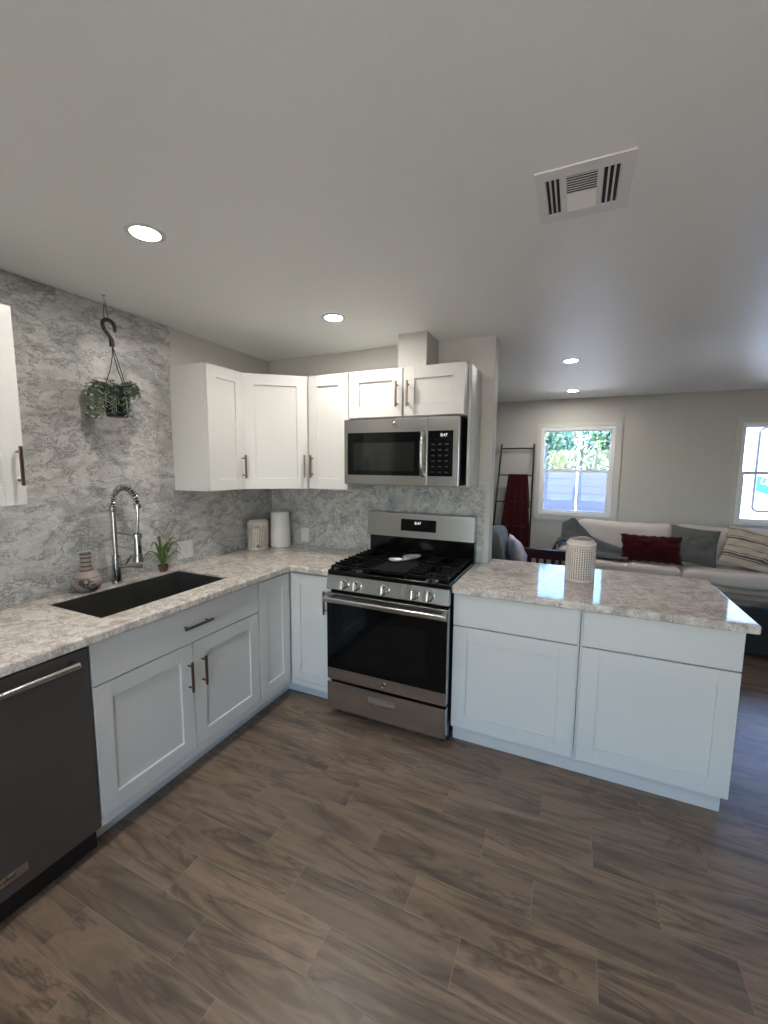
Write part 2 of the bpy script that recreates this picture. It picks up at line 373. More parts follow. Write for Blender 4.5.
def pull(m, x_, z_, L=.15, vertical=True, parent=None, mat=None):
    mb = MB(); r = .0055; so_ = .03
    if vertical:
        mb.box(x_-r, x_+r, -so_-r, -so_+r, z_-L/2, z_+L/2, .0022, mat=m)
        for s in (-1, 1): mb.cyl(m @ Vector((x_, -so_, z_+s*L*.36)), m @ Vector((x_, 0, z_+s*L*.36)), .0045, n=12)
    else:
        mb.box(x_-L/2, x_+L/2, -so_-r, -so_+r, z_-r, z_+r, .0022, mat=m)
        for s in (-1, 1): mb.cyl(m @ Vector((x_+s*L*.36, -so_, z_)), m @ Vector((x_+s*L*.36, 0, z_)), .0045, n=12)
    return mb.build('handle', mat or M['bronze'], parent)
G = .0026   # half gap between fronts
ZT, ZB = 2.134, 1.39
# --- wall cabinets
UC = 'wall cabinets along the splashback'
def door_on(parent, o, u, n, w_, z0, z1, hx=None, hz=None, st=.07, name='door'):
    m = frame_m((o[0], o[1], z0+G), u, n); h = z1-z0-2*G
    m2 = m @ Matrix.Translation((G, 0, 0))
    d = shaker(m2, w_-2*G, h, st).build(name, M['cabinet'], parent)
    if hx is not None: pull(m2, hx, hz-z0, parent=d)
    return d
c0 = thing('wall_cabinet', 'white wall cabinet cut off at the left edge, above the dishwasher', 'cabinet', (.15, -2.15, ZB), group=UC)
MB().box(.0015, .30, -2.6, -1.834, ZB, ZT, .001).build('body', M['cabinet'], c0)
door_on(c0, (.32, -2.212), (0, 1, 0), (1, 0, 0), .378, ZB, ZT, .378-.028, 1.54)
door_on(c0, (.32, -2.592), (0, 1, 0), (1, 0, 0), .378, ZB, ZT, .028, 1.54)
c1 = thing('wall_cabinet', 'narrow white wall cabinet on the left wall, right of the hanging plant', 'cabinet', (.15, -.76, ZB), group=UC)
MB().box(.0005, .28, -.914, -.612, ZB, ZT, .001).build('body', M['cabinet'], c1)
door_on(c1, (.30, -.914), (0, 1, 0), (1, 0, 0), .300, ZB, ZT, .300-.035, 1.535)
c2 = thing('corner_wall_cabinet', 'white corner wall cabinet with a diagonal door above the white vase', 'cabinet', (.2, -.2, ZB), group=UC)
MB().prism([(-.0135, -.001), (-.0135, -.611), (.28, -.611), (.6135, -.351), (.6135, -.001)], ZB, ZT).build('body', M['cabinet'], c2)
dv = Vector((.6135-.28, .26, 0)); dn = Vector((.26, -.3335, 0)).normalized(); du = dv.normalized(); dl = dv.length
o2 = Vector((.28, -.611, 0))+dn*.0205+du*.004
door_on(c2, o2, du, dn, dl-.012, ZB, ZT, dl-.012-.03, 1.54)
c3 = thing('wall_cabinet', 'narrow white wall cabinet between the corner cabinet and the microwave', 'cabinet', (.77, -.17, ZB), group=UC)
MB().box(.615, .929, -.351, -.001, ZB, ZT, .001).build('body', M['cabinet'], c3)
door_on(c3, (.622, -.371), (1, 0, 0), (0, -1, 0), .306, ZB, ZT, .032, 1.54)
c4 = thing('wall_cabinet', 'short white two door wall cabinet directly above the microwave', 'cabinet', (1.31, -.17, 1.842), group=UC)
MB().box(.930, 1.671, -.351, -.001, 1.842, ZT, .001).build('body', M['cabinet'], c4)
MB().box(1.6715, 1.690, -.275, -.0005, 1.4305, ZT+.003, .001).build('side_panel', M['cabinet'], c4)
door_on(c4, (.931, -.371), (1, 0, 0), (0, -1, 0), .369, 1.844, ZT, .369-.037, 1.972)
door_on(c4, (1.300, -.371), (1, 0, 0), (0, -1, 0), .373, 1.844, ZT, .033, 1.972)
# --- base cabinets
ZC, TH = .915, .04; ZU = ZC-TH
BC = 'base cabinets'; LF = .608; PF = -.58
b1 = thing('sink_base_cabinet', 'white sink base cabinet with two shaker doors under the sink, right of the dishwasher', 'cabinet', (.3, -1.35, 0), group=BC)
def carcass(x0, x1, y0, y1, z0, z1, open_top=True, t_=.018):
    mb = MB(); mb.box(x0, x1, y0, y1, z0, z0+t_).box(x0, x0+t_, y0, y1, z0+t_, z1).box(x1-t_, x1, y0, y1, z0+t_, z1)
    mb.box(x0+t_, x1-t_, y0, y0+t_, z0+t_, z1).box(x0+t_, x1-t_, y1-t_, y1, z0+t_, z1); return mb
Y1, Y2, YM = -1.817, -.880, -1.3485
carcass(.002, LF-.021, Y1, Y2, .1, ZU-.001).build('body', M['cabinet'], b1)
MB().box(.05, LF-.085, Y1, Y2, 0, .0995).build('toe_kick', M['cabinet_dark'], b1)
MB().box(LF-.021, LF-.004, Y1, Y2, .1, .135, .001).build('bottom_rail', M['cabinet'], b1)
mS = frame_m((LF, Y1+G, .690+G), (0, 1, 0), (1, 0, 0)); wS = Y2-Y1-2*G
df = slabfront(mS, wS, ZU-.008-.690-G).build('false_drawer_front', M['cabinet'], b1); pull(mS, 1.333*.366, .777-.69, L=.17, vertical=False, parent=df)
door_on(b1, (LF, Y1), (0, 1, 0), (1, 0, 0), YM-Y1, .135, .690, YM-Y1-.035, .53)
door_on(b1, (LF, YM), (0, 1, 0), (1, 0, 0), Y2-YM, .135, .690, .047, .53)
b2 = thing('corner_base_cabinet', 'white L-shaped corner base cabinet left of the range with two narrow doors', 'cabinet', (.3, -.3, 0), group=BC)
XB0 = .9255
MB().prism([(.002, -.002), (.002, Y2+.001), (LF-.021, Y2+.001), (LF-.021, PF+.021), (XB0, PF+.021), (XB0, -.002)], .1, ZU-.001).build('body', M['cabinet'], b2)
MB().prism([(.05, -.05), (.05, Y2), (LF-.085, Y2), (LF-.085, PF+.085), (XB0-.002, PF+.085), (XB0-.002, -.05)], 0, .0995).build('toe_kick', M['cabinet_dark'], b2)
MB().box(LF-.0205, LF-.004, Y2+.002, PF, .1, .135, .001).build('bottom_rail', M['cabinet'], b2)
MB().box(LF-.004, XB0, PF+.004, PF+.0205, .1, .135, .001).build('bottom_rail', M['cabinet'], b2)
door_on(b2, (LF, Y2+.006), (0, 1, 0), (1, 0, 0), PF-Y2-.008, .135, ZU-.012)
door_on(b2, (LF+.004, PF), (1, 0, 0), (0, -1, 0), XB0-LF-.008, .135, ZU-.012, XB0-LF-.008-.04, .70)
# peninsula
PM, PR, PB = 2.324, 2.948, .09
for k, (xa, xb, lab, cat_) in enumerate([(1.6975, PM-.0015, 'white peninsula base cabinet right of the range with one drawer front over one wide door', 'cabinet'),
                              (PM+.0015, PR, 'white peninsula base cabinet at the free end with one drawer front over one wide door', 'cabinet')]):
    b = thing('base_cabinet', lab, cat_, ((xa+xb)/2, -.3, 0), group=BC)
    y1c = .0125 if k == 0 else PB
    MB().box(xa, xb, PF+.021, y1c, .1, ZU-.001, .001).build('body', M['cabinet'], b)
    MB().box(xa-(.0014 if k else 0), xb-(.012 if k else -.0014), PF+.053, y1c-.0, 0, .0995).build('toe_kick', M['cabinet'], b)
    e0, e1 = (.0, .009) if k == 0 else (.009, .0)
    mS = frame_m((xa+e0, PF, .692+G), (1, 0, 0), (0, -1, 0)); wS = xb-xa-e0-e1
    slabfront(mS, wS, ZU-.006-.692-G).build('drawer_front', M['cabinet'], b)
    door_on(b, (xa+e0-G, PF), (1, 0, 0), (0, -1, 0), wS+2*G, .100, .690, st=.078)

# ------------------------------------------------------------------ worktops
def worktop(name, label, cells, xs, ys, holefn, front, mat):
    b = bmesh.new()
    vmap = {}
    def V(x_, y_):
        k = (round(x_, 5), round(y_, 5))
        if k not in vmap: vmap[k] = b.verts.new((x_, y_, ZC))
        return vmap[k]
    for i in range(len(xs)-1):
        for j in range(len(ys)-1):
            if holefn((xs[i]+xs[i+1])/2, (ys[j]+ys[j+1])/2):
                b.faces.new((V(xs[i], ys[j]), V(xs[i+1], ys[j]), V(xs[i+1], ys[j+1]), V(xs[i], ys[j+1])))
    r = bmesh.ops.extrude_face_region(b, geom=b.faces[:]); nv = [g for g in r['geom'] if isinstance(g, bmesh.types.BMVert)]
    bmesh.ops.translate(b, vec=(0, 0, -TH), verts=nv); bmesh.ops.recalc_face_normals(b, faces=b.faces)
    big = []
    for e_ in b.edges:
        if len(e_.link_faces) == 2 and e_.calc_face_angle(0) > .5 and all(front(v.co) for v in e_.verts): big.append(e_)
    bmesh.ops.bevel(b, geom=big, offset=.0095, segments=5, affect='EDGES', profile=.5)
    mb = MB(); mb.merge(b); o = mb.build(name, mat, smooth=50); return setp(o, label, 'countertop')
SX0, SX1, SY0, SY1 = .096, .500, -1.700, -.993
CF, CX = -.612, .640
worktop('countertop', 'taupe marble L-shaped countertop holding the sink along the left wall', None,
        [.0005, SX0, SX1, CX, .9265], [-2.62, SY0, SY1, CF, -.0005],
        lambda x_, y_: not (SX0 < x_ < SX1 and SY0 < y_ < SY1) and (x_ < CX or y_ > CF),
        lambda c: (abs(c.x-CX) < 1e-4 and c.y <= CF+1e-4) or (abs(c.y-CF) < 1e-4 and c.x >= CX-1e-4), M['counter'])
PCR, PCB = 2.987, .170
worktop('countertop', 'grey veined marble peninsula countertop right of the range', None,
        [1.6925, 1.7705, PCR], [CF, .0125, PCB], lambda x_, y_: not (x_ < 1.7705 and y_ > .0125),
        lambda c: (abs(c.y-CF) < 1e-4) or (abs(c.x-PCR) < 1e-4) or abs(c.y-PCB) < 1e-4, M['counter'])
# ------------------------------------------------------------------ sink
def rrect(x0, x1, y0, y1, r, n=5):
    p = []
    for cx0, cy0, a in ((x1-r, y1-r, 0), (x0+r, y1-r, 90), (x0+r, y0+r, 180), (x1-r, y0+r, 270)):
        for k in range(n+1): an = math.radians(a+90*k/n); p.append((cx0+r*math.cos(an), cy0+r*math.sin(an)))
    return p
sk = thing('sink', 'large dark granite undermount single bowl sink in the left worktop', 'sink', (.3, -1.35, .66))
mb = MB(); b = bmesh.new(); loops = []
for (g_, z_) in ((-.0008, .9055), (-.0035, .9055), (-.004, .900), (-.006, .70), (-.03, .668), (-.16, .664)):
    loops.append([b.verts.new((px, py, z_)) for px, py in rrect(SX0-g_, SX1+g_, SY0-g_, SY1+g_, max(.012+g_*.5, .008))])
for A, B in zip(loops, loops[1:]):
    n = len(A)
    for i in range(n): b.faces.new((A[i], A[(i+1) % n], B[(i+1) % n], B[i]))
b.faces.new(loops[-1]); mb.merge(b); mb.build('basin', M['sink'], sk, smooth=40)
MB().lathe([(.0, .6655), (.03, .6655), (.043, .669), (.045, .6665), (.045, .6645)], (.30, -1.35, 0)).build('drain', M['chrome'], sk)

# ------------------------------------------------------------------ faucet
fx, fy = .052, -1.338
fc = thing('faucet', 'brushed nickel spring pull-down kitchen faucet behind the sink', 'faucet', (fx, fy, ZC+.0005))
MB().lathe([(0, 0), (.027, 0), (.027, .006), (.021, .010), (.021, .135), (.020, .145), (.020, .15), (0, .15)], (fx, fy, ZC+.0005)).build('base', M['chrome'], fc)
MB().cyl((fx, fy, ZC+.14), (fx, fy, 1.325), .0125, n=20).lathe([(.0145, 1.30), (.018, 1.305), (.018, 1.325), (.010, 1.33)], (fx, fy, 0)).build('column', M['chrome'], fc)
AR = .084; arc = []
for k in range(25): a = PI-PI*1.0*k/24; arc.append(Vector((fx+AR+AR*math.cos(a), fy+.02*k/24, 1.345+.085*math.sin(a))))
path = [Vector((fx, fy, 1.325))]+arc
MB().tube(path, .008, 10).build('hose', M['black_plastic'], fc)
def resample(path, n):
    L = [0]
    for a_, b_ in zip(path, path[1:]): L.append(L[-1]+(b_-a_).length)
    out = []
    for i in range(n+1):
        s_ = L[-1]*i/n; k = 0
        while k < len(L)-2 and L[k+1] < s_: k += 1
        f_ = (s_-L[k])/max(1e-9, L[k+1]-L[k]); out.append(path[k].lerp(path[k+1], min(1, f_)))
    return out
turns = 21; N = turns*12; ps = resample(path, N); hel = []
for i, p_ in enumerate(ps):
    d = (ps[min(i+1, N)]-ps[max(i-1, 0)]).normalized(); a_ = Vector((0, 1, 0)); a_ = (a_-d*a_.dot(d)).normalized(); c_ = d.cross(a_)
    an = 2*PI*i/12; hel.append(p_+(a_*math.cos(an)+c_*math.sin(an))*.0150)
MB().tube(hel, .0024, 6).build('spring', M['chrome'], fc)
ex_, ey_ = fx+2*AR, fy+.02
MB().lathe([(0, 0), (.017, 0), (.017, .02), (.011, .026), (0, .026)], (ex_, ey_, 1.325)).build('collar', M['chrome'], fc)
MB().tube([(ex_, ey_, 1.33), (ex_-.006, ey_, 1.26), (ex_-.014, ey_, 1.20), (ex_-.017, ey_, 1.165)], .008, 10).build('spray_hose', M['chrome'], fc)
MB().lathe([(0, 1.185), (.012, 1.185), (.0175, 1.17), (.0175, 1.095), (.020, 1.085), (.027, 1.055), (.027, 1.045), (0, 1.045)], (ex_-.017, ey_, 0), 24).build('spray_head', M['chrome'], fc)
MB().box(ex_-.006, ex_+.0035, ey_-.006, ey_+.006, 1.09, 1.13, .002).build('spray_button', M['black_plastic'], fc)
MB().cyl((fx, fy, 1.19), (ex_-.035, ey_, 1.18), .0055, n=12).lathe([(.0185, -.01), (.0235, -.01), (.0235, .01), (.0185, .01), (.0185, -.01)], (ex_-.017, ey_, 1.18), 20).build('holder_arm', M['chrome'], fc)
MB().cyl((fx+.015, fy-.002, 1.010), (fx+.172, fy+.018, 1.022), .010, n=16).build('lower_spout', M['chrome'], fc)
MB().cyl((fx, fy+.02, 1.0), (fx, fy+.052, 1.0), .013, n=16).cyl((fx, fy+.045, 1.0), (fx+.02, fy+.075, 1.055), .005, n=10).build('lever', M['chrome'], fc)

# ------------------------------------------------------------------ dishwasher
dwm = Vector((.3, -2.12, 0))
dw = thing('dishwasher', 'dark stainless dishwasher at the left edge under the worktop', 'dishwasher', (.3, -2.12, 0))
D0, D1 = -2.419, -1.8195
MB().box(.03, LF-.031, D0+.004, D1-.004, .012, ZU-.006, .002).build('body', M['black_plastic'], dw)
dd = MB().box(LF-.03, LF, D0, D1-.001, .105, ZU-.016, .004, 3).build('door', M['dark_steel'], dw)
MB().box(LF-.13, LF-.105, D0, D1, .0, .104, .001).build('kick_plate', M['iron'], dw)  # coloured black to stand in for the shade of the toe space
hb = MB().cyl((.657, D0+.05, .825), (.657, D1-.062, .825), .011, n=20)
hb.build('handle', M['steel'], dd)
for yy in (D0+.06, D1-.068): MB().box(LF-.001, .659, yy-.009, yy+.009, .816, .834, .004).build('handle_bracket', M['chrome'], dd)
bd = MB().box(LF+.0003, LF+.004, -2.235, -2.066, .158, .190, .001).build('badge', M['steel'], dd)
tm = frame_m((LF+.0042, -2.15, .174), (0, 1, 0), (1, 0, 0)) @ Matrix.Rotation(PI/2, 4, 'X')
MB().text('KitchenAid', .021, tm).build('badge_lettering', M['black_plastic'], dd, smooth=0)

# ------------------------------------------------------------------ gas range
R0, R1, RF = .931, 1.687, -.649
rg = thing('gas_range', 'stainless steel gas range with black cooktop between the counters', 'range', ((R0+R1)/2, -.33, 0))
MB().box(R0+.002, R1-.002, RF+.05, -.02, .03, .905, .002).build('body', M['black_enamel'], rg)
for fx_, fy_ in ((R0+.04, RF+.08), (R1-.04, RF+.08), (R0+.04, -.06), (R1-.04, -.06)): MB().cyl((fx_, fy_, 0), (fx_, fy_, .031), .016).build('foot', M['black_plastic'], rg)
MB().box(R0, R1, RF+.012, -.07, .9055, .928, .007, 3).box(R0+.001, R1-.001, RF+.0145, RF+.055, .884, .906, .004).build('cooktop', M['black_enamel'], rg)
cp = MB(); b = bmesh.new()
pr = [(RF+.002, .812), (RF-.002, .818), (RF+.012, .896), (RF+.018, .902), (RF+.049, .902), (RF+.049, .812)]
v0 = [b.verts.new((R0, y_, z_)) for y_, z_ in pr]; v1 = [b.verts.new((R1, y_, z_)) for y_, z_ in pr]
b.faces.new(v0); b.faces.new(v1[::-1])
for i in range(len(pr)): b.faces.new((v0[i], v0[(i+1) % 6], v1[(i+1) % 6], v1[i]))
cp.merge(b); cp.build('control_panel', M['steel'], rg)
kn = Vector((0, -1, .15)).normalized()
for kx in (1.045, 1.128, 1.305, 1.485, 1.572):
    c_ = Vector((kx, RF+.005, .852))
    k_ = MB().lathe([(0, 0), (.031, 0), (.032, .003), (.028, .006), (.026, .030), (.024, .034), (0, .034)], c_, 28, kn).build('knob', M['chrome'], rg)
    p0 = c_+kn*.033; MB().box(-.004, .004, -.024, .024, 0, .012, .0015, mat=Matrix.Translation(p0) @ kn.to_track_quat('Z', 'Y').to_matrix().to_4x4()).build('knob_grip', M['steel_v'], k_)
od = MB().box(R0+.001, R1-.001, RF, RF+.048, .247, .792, .004, 3).build('oven_door', M['steel'], rg)
MB().box(R0+.004, R1-.004, RF-.002, RF-.0002, .322, .728, .0008).build('door_glass', M['black_glass'], od)
t = NT('oven_window'); t.bsdf((.004, .005, .005), .05, Specular_IOR_Level=.35); 
MB().box(R0+.12, R1-.12, RF-.0028, RF-.0022, .375, .655, .0002).build('oven_window', t.m, od)
hd = MB(); hp = [(R0+.022, RF-.0005, .762), (R0+.022, RF-.044, .764)]
hd.box(R0+.004, R1-.004, RF-.056, RF-.034, .747, .777, .009, 4)
hd.box(R0+.008, R0+.034, RF-.04, RF-.0005, .748, .774, .003).box(R1-.034, R1-.008, RF-.04, RF-.0005, .748, .774, .003)
hd.build('handle', M['steel'], od)
vs_ = MB()
for q in range(6): xx = R0+.11+q*.095; vs_.box(xx, xx+.07, RF-.0012, RF-.0002, .781, .786)
vs_.build('vent_slots', M['black_plastic'], od)
def emblem(c, r, parent):
    MB().lathe([(0, 0), (r, 0), (r, .002), (r*.9, .003), (r*.86, .0022), (0, .0022)], c, 32, (0, -1, 0)).build('emblem', M['steel_v'], parent)
    mm = frame_m((c[0], c[1]-.0025, c[2]), (1, 0, 0), (0, -1, 0)) @ Matrix.Rotation(PI/2, 4, 'X')
    MB().text('GE', r*1.05, mm, .0004).build('emblem_letters', M['black_plastic'], parent, smooth=0)
emblem((1.312, RF-.0002, .285), .017, od)
dr = MB()
sx0, sx1, sz0, sz1 = 1.213, 1.385, .148, .186
dr.box(R0+.001, sx0, RF, RF+.045, .055, .230, .003).box(sx1, R1-.001, RF, RF+.045, .055, .230, .003)
dr.box(sx0-.003, sx1+.003, RF+.0002, RF+.045, .055, sz0, .001).box(sx0-.003, sx1+.003, RF+.0002, RF+.045, sz1, .2298, .001).box(sx0-.003, sx1+.003, RF+.025, RF+.044, sz0-.002, sz1+.002)
do_ = dr.build('storage_drawer', M['steel'], rg)
MB().box(sx0-.004, sx1+.004, RF-.004, RF+.003, sz1-.001, sz1+.004, .001).box(sx0-.004, sx1+.004, RF-.002, RF+.003, sz0-.004, sz0, .001).box(sx0-.004, sx0, RF-.002, RF+.003, sz0, sz1).box(sx1, sx1+.004, RF-.002, RF+.003, sz0, sz1).build('drawer_pull', M['chrome'], do_)
# backguard
bgd = MB().box(R0+.006, R1+.004, -.068, -.004, .905, 1.068, .003).build('backguard_base', M['black_enamel'], rg)
b = bmesh.new(); pr = [(-.110, 1.066), (-.096, 1.222), (-.090, 1.230), (-.006, 1.230), (-.004, 1.066)]; xa_, xb_ = R0+.004, R1+.006
v0 = [b.verts.new((xa_, y_, z_)) for y_, z_ in pr]; v1 = [b.verts.new((xb_, y_, z_)) for y_, z_ in pr]
b.faces.new(v0); b.faces.new(v1[::-1])
for i in range(5): b.faces.new((v0[i], v0[(i+1) % 5], v1[(i+1) % 5], v1[i]))
mb = MB(); mb.merge(b); gd = mb.build('backguard', M['steel'], rg)
sl = Matrix.Translation((0, -.1045, 1.13)) @ Matrix.Rotation(-.0895, 4, 'X')
dsp = MB().box(1.190, 1.440, -.003, -.0005, -.020, .060, .0008, mat=sl).build('display', M['black_glass'], gd)
MB().text('8:47', .026, sl @ Matrix.Translation((1.312, -.0032, .034)) @ Matrix.Rotation(PI/2, 4, 'X'), .0003).build('clock_digits', M['digits'], dsp if False else gd, smooth=0)
# grates
def grate(xa, xb, name='grate'):
    g = MB(); z0, z1 = .942, .953; ya, yb = RF+.03, -.085; r = .006
    g.box(xa, xa+.012, ya, yb, z0, z1, .003).box(xb-.012, xb, ya, yb, z0, z1, .003)
    g.box(xa, xb, ya, ya+.012, z0, z1, .003).box(xa, xb, yb-.012, yb, z0, z1, .003)
    ymid = (ya+yb)/2; g.box(xa, xb, ymid-.006, ymid+.006, z0, z1, .003)
    n = 5 if True else 0
    for i in range(1, 10):
        yy = ya+(yb-ya)*i/10
        if abs(yy-ymid) < .02: continue
        L = (xb-xa)*.34
        g.box(xa, xa+L, yy-.005, yy+.005, z0+.001, z1+.009, .003).box(xb-L, xb, yy-.005, yy+.005, z0+.001, z1+.009, .003)
    xm = (xa+xb)/2
    g.box(xm-.005, xm+.005, ya, ya+.09, z0, z1, .002).box(xm-.005, xm+.005, yb-.09, yb, z0, z1, .002).box(xm-.005, xm+.005, ymid-.08, ymid+.08, z0, z1, .002)
    for px_ in (xa+.006, xb-.006):
        for py_ in (ya+.006, ymid, yb-.006): g.box(px_-.006, px_+.006, py_-.006, py_+.006, .928, z0+.002)
    return g.build(name, M['iron'], rg)
gw = (R1-R0-.03)/3; ga = R0+.015
grate(ga, ga+gw-.003); grate(ga+2*gw+.003, ga+3*gw)
gm_ = MB(); xa, xb = ga+gw+.001, ga+2*gw-.001; ya, yb = RF+.03, -.085
gm_.box(xa, xb, ya, yb, .942, .949, .002).box(xa, xa+.008, ya, yb, .949, .957, .002).box(xb-.008, xb, ya, yb, .949, .957, .002).box(xa, xb, ya, ya+.008, .949, .957, .002).box(xa, xb, yb-.008, yb, .949, .957, .002)
for px_ in (xa+.006, xb-.006):
    for py_ in (ya+.006, yb-.006): gm_.box(px_-.006, px_+.006, py_-.006, py_+.006, .928, .943)
gm_.box((xa+xb)/2-.012, (xa+xb)/2+.012, ya-.012, ya+.002, .940, .957, .002)
gm_.build('griddle', M['iron'], rg)
for bx_ in (ga+gw/2, ga+2.5*gw):
    for by_ in (-.50, -.23): MB().lathe([(0, .930), (.045, .930), (.045, .936), (.033, .938), (.033, .9405), (0, .9405)], (bx_, by_, -.002), 28).build('burner', M['iron'], rg)
# spoon rest lying on the griddle
sr = MB()
def lobe(cx0, cy0, rx, ry, ang):
    def f(u, v):
        a = 2*PI*u; rr = v; ca, sa = math.cos(ang), math.sin(ang)
        fl = 1+.05*math.cos(10*a)
        lx, ly = rx*rr*math.cos(a)*fl, ry*rr*math.sin(a)*fl
        return (cx0+lx*ca-ly*sa, cy0+lx*sa+ly*ca, .9510+.016*rr**3)
    return f
sr.grid(lobe(1.258, -.350, .046, .040, .3), 40, 6, True).grid(lobe(1.318, -.225, .068, .048, 1.1), 40, 6, True)
sr.box(-.014, .014, -.05, .05, 0, .004, .0015, mat=Matrix.Translation((1.290, -.292, .9510)) @ Matrix.Rotation(-.5, 4, 'Z'))
o = sr.build('spoon_rest', metal('bright_silver', (.85, .83, .80), .5, (1, 1, 1), .1, .5)); setp(o, 'silver two-lobed spoon rest lying in the middle of the cooktop', 'spoon rest')
md = o.modifiers.new('thick', 'SOLIDIFY'); md.thickness = .0015; md.offset = 1

# ------------------------------------------------------------------ microwave
W0, Wr, WF = .914, 1.656, -.400
mw = thing('microwave', 'stainless over-the-range microwave under the short wall cabinet', 'microwave', (1.3, -.2, 1.432))
MB().box(W0+.004, Wr-.004, WF+.022, -.0135+.012, 1.436, 1.838, .002).build('body', M['black_enamel'], mw)
md_ = MB().box(W0, 1.468, WF, WF+.0215, 1.434, 1.834, .003).build('door', M['steel_v'], mw)
MB().box(.940, 1.424, WF-.0018, WF-.0002, 1.492, 1.752, .0007).build('window_frame', M['black_glass'], md_)
t = NT('microwave_window'); t.bsdf((.010, .012, .012), .07)
MB().box(.980, 1.387, WF-.0026, WF-.002, 1.520, 1.690, .0002).build('window', t.m, md_)
hp = [Vector((1.444, WF-.001, 1.495)), Vector((1.444, WF-.020, 1.505)), Vector((1.444, WF-.033, 1.55)), Vector((1.444, WF-.036, 1.62)), Vector((1.444, WF-.033, 1.69)), Vector((1.444, WF-.020, 1.737)), Vector((1.444, WF-.001, 1.748))]
MB().tube(hp, .0115, 12).build('handle', M['chrome'], md_)
emblem((1.262, WF-.0002, 1.793), .018, md_)
pf_ = MB().box(1.4695, Wr, WF, WF+.0215, 1.434, 1.834, .003).build('control_fascia', M['steel_v'], mw)
MB().box(1.473, 1.622, WF-.0018, WF-.0002, 1.492, 1.754, .0007).build('keypad', M['black_glass'], pf_)
MB().text('8:47', .024, Matrix.Translation((1.568, WF-.0022, 1.728)) @ Matrix.Rotation(PI/2, 4, 'X'), .0003).build('clock_digits', M['digits'], pf_, smooth=0)
M['print'] = paint('dim_grey_print', (.016, .017, .019), .4, 0)
for r in range(6):
    for c_ in range(3): MB().box(1.495+c_*.04, 1.515+c_*.04, WF-.0022, WF-.0018, 1.512+r*.032, 1.520+r*.032).build('key_legend', M['print'], pf_)
MB().box(W0+.02, Wr-.02, WF+.024, -.05, 1.4322, 1.4358).build('bottom_grille', M['dark_steel'], mw)

# ------------------------------------------------------------------ small things on the counters
def lantern(name, label, c, r, h, rot=0., bail=True):
    L = thing(name, label, 'lantern', c, group='perforated lanterns')
    def cc(a, z_, rr=r): return Vector((c[0]+rr*math.cos(a), c[1]+rr*math.sin(a), c[2]+z_))
    b = bmesh.new(); n, m_ = 38, 20; z0, z1 = .016, h-.028; V = {}
    def gv_(k, f):
        if k not in V: V[k] = b.verts.new(f())
        return V[k]
    for i in range(n):
        for j in range(m_):
            A = lambda q: 2*PI*(i+q)/n+rot; Z = lambda q: z0+(z1-z0)*(j+q)/m_
            cs = [gv_((i % n, j), lambda: cc(A(0), Z(0))), gv_(((i+1) % n, j), lambda: cc(A(1), Z(0))), gv_(((i+1) % n, j+1), lambda: cc(A(1), Z(1))), gv_((i % n, j+1), lambda: cc(A(0), Z(1)))]
            sgn = 1 if (i+j) % 2 else -1
            w1, w2 = (.38, .13) if sgn > 0 else (.13, .38)
            inn = [b.verts.new(cc(A(.5+dx), Z(.5+dy))) for dx, dy in ((-w1, -w2), (w2, -w1), (w1, w2), (-w2, w1))]
            for k in range(4): b.faces.new((cs[k], cs[(k+1) % 4], inn[(k+1) % 4], inn[k]))
    mb = MB(); mb.merge(b); o = mb.build('perforated_shell', M['lantern'], L)
    s_ = o.modifiers.new('thick', 'SOLIDIFY'); s_.thickness = .0016
    MB().lathe([(0, 0), (r-.002, 0), (r+.001, .003), (r+.001, .016), (r-.003, .016), (r-.003, .004), (0, .004)], c, 40).build('base', M['lantern'], L)
    MB().lathe([(r-.002, h-.030), (r+.001, h-.028), (r+.001, h-.020), (r-.012, h-.008), (r-.016, h), (r-.019, h), (r-.015, h-.010), (r-.004, h-.022), (r-.002, h-.030)], c, 40).build('rim', M['lantern'], L)
    MB().lathe([(0, .005), (r-.016, .005), (r-.016, h*.72), (0, h*.72)], c, 28).build('shade_core', M['shade_inside'], L)  # dark core painting the shaded inside of the lantern, no real liner
    a = rot+.5
    if bail:
        pts_ = [Vector((c[0]+(r-.01)*math.cos(a)*math.cos(q), c[1]+(r-.01)*math.sin(a)*math.cos(q)+.012*math.sin(q), c[2]+h-.012+.022*math.sin(q))) for q in [PI*k/16 for k in range(17)]]
        MB().tube(pts_, .0035, 8).build('bail_handle', M['lantern'], L)
    else:
        pts_ = [Vector((c[0]+r*math.cos(3.9)+dx, c[1]+r*math.sin(3.9), c[2]+dz)) for dx, dz in ((0, h-.035), (-.012, h-.03), (-.014, h-.06), (-.006, h-.085))]
        MB().tube(pts_, .004, 8).build('latch', M['bronze'], L)
    return L
ln1 = lantern('lantern', 'cream perforated metal lantern in the corner beside the white vase', (.095, -.285, ZC+.001), .076, .225, .2, False)
lantern('lantern', 'cream perforated metal lantern with bail handle on the peninsula countertop', (2.312, -.172, ZC+.001), .077, .235, .1, True)
# diamond plates on lantern 1
for z_ in (.055-.035, .17):
    a = math.atan2(-2.74+.285, 2.26-.095); p = Vector((.095+.0785*math.cos(a), -.285+.0785*math.sin(a), ZC+z_+.012))
    m = Matrix.Translation(p) @ Matrix.Rotation(a-PI/2, 4, 'Z') @ Matrix.Rotation(PI/4, 4, 'Y')
    MB().box(-.011, .011, -.0015, .0015, -.011, .011, .0005, mat=m).build('medallion', M['bronze'], ln1)
o = MB().lathe([(0, 0), (.075, 0), (.079, .004), (.078, .06), (.070, .24), (.070, .268), (.071, .272), (.067, .272), (.066, .24), (.073, .06), (.07, .01), (0, .01)], (.178, -.125, ZC+.001), 48).build('vase', M['white_ceramic'])
setp(o, 'plain tall white tapered vase in the corner right of the lantern', 'vase')
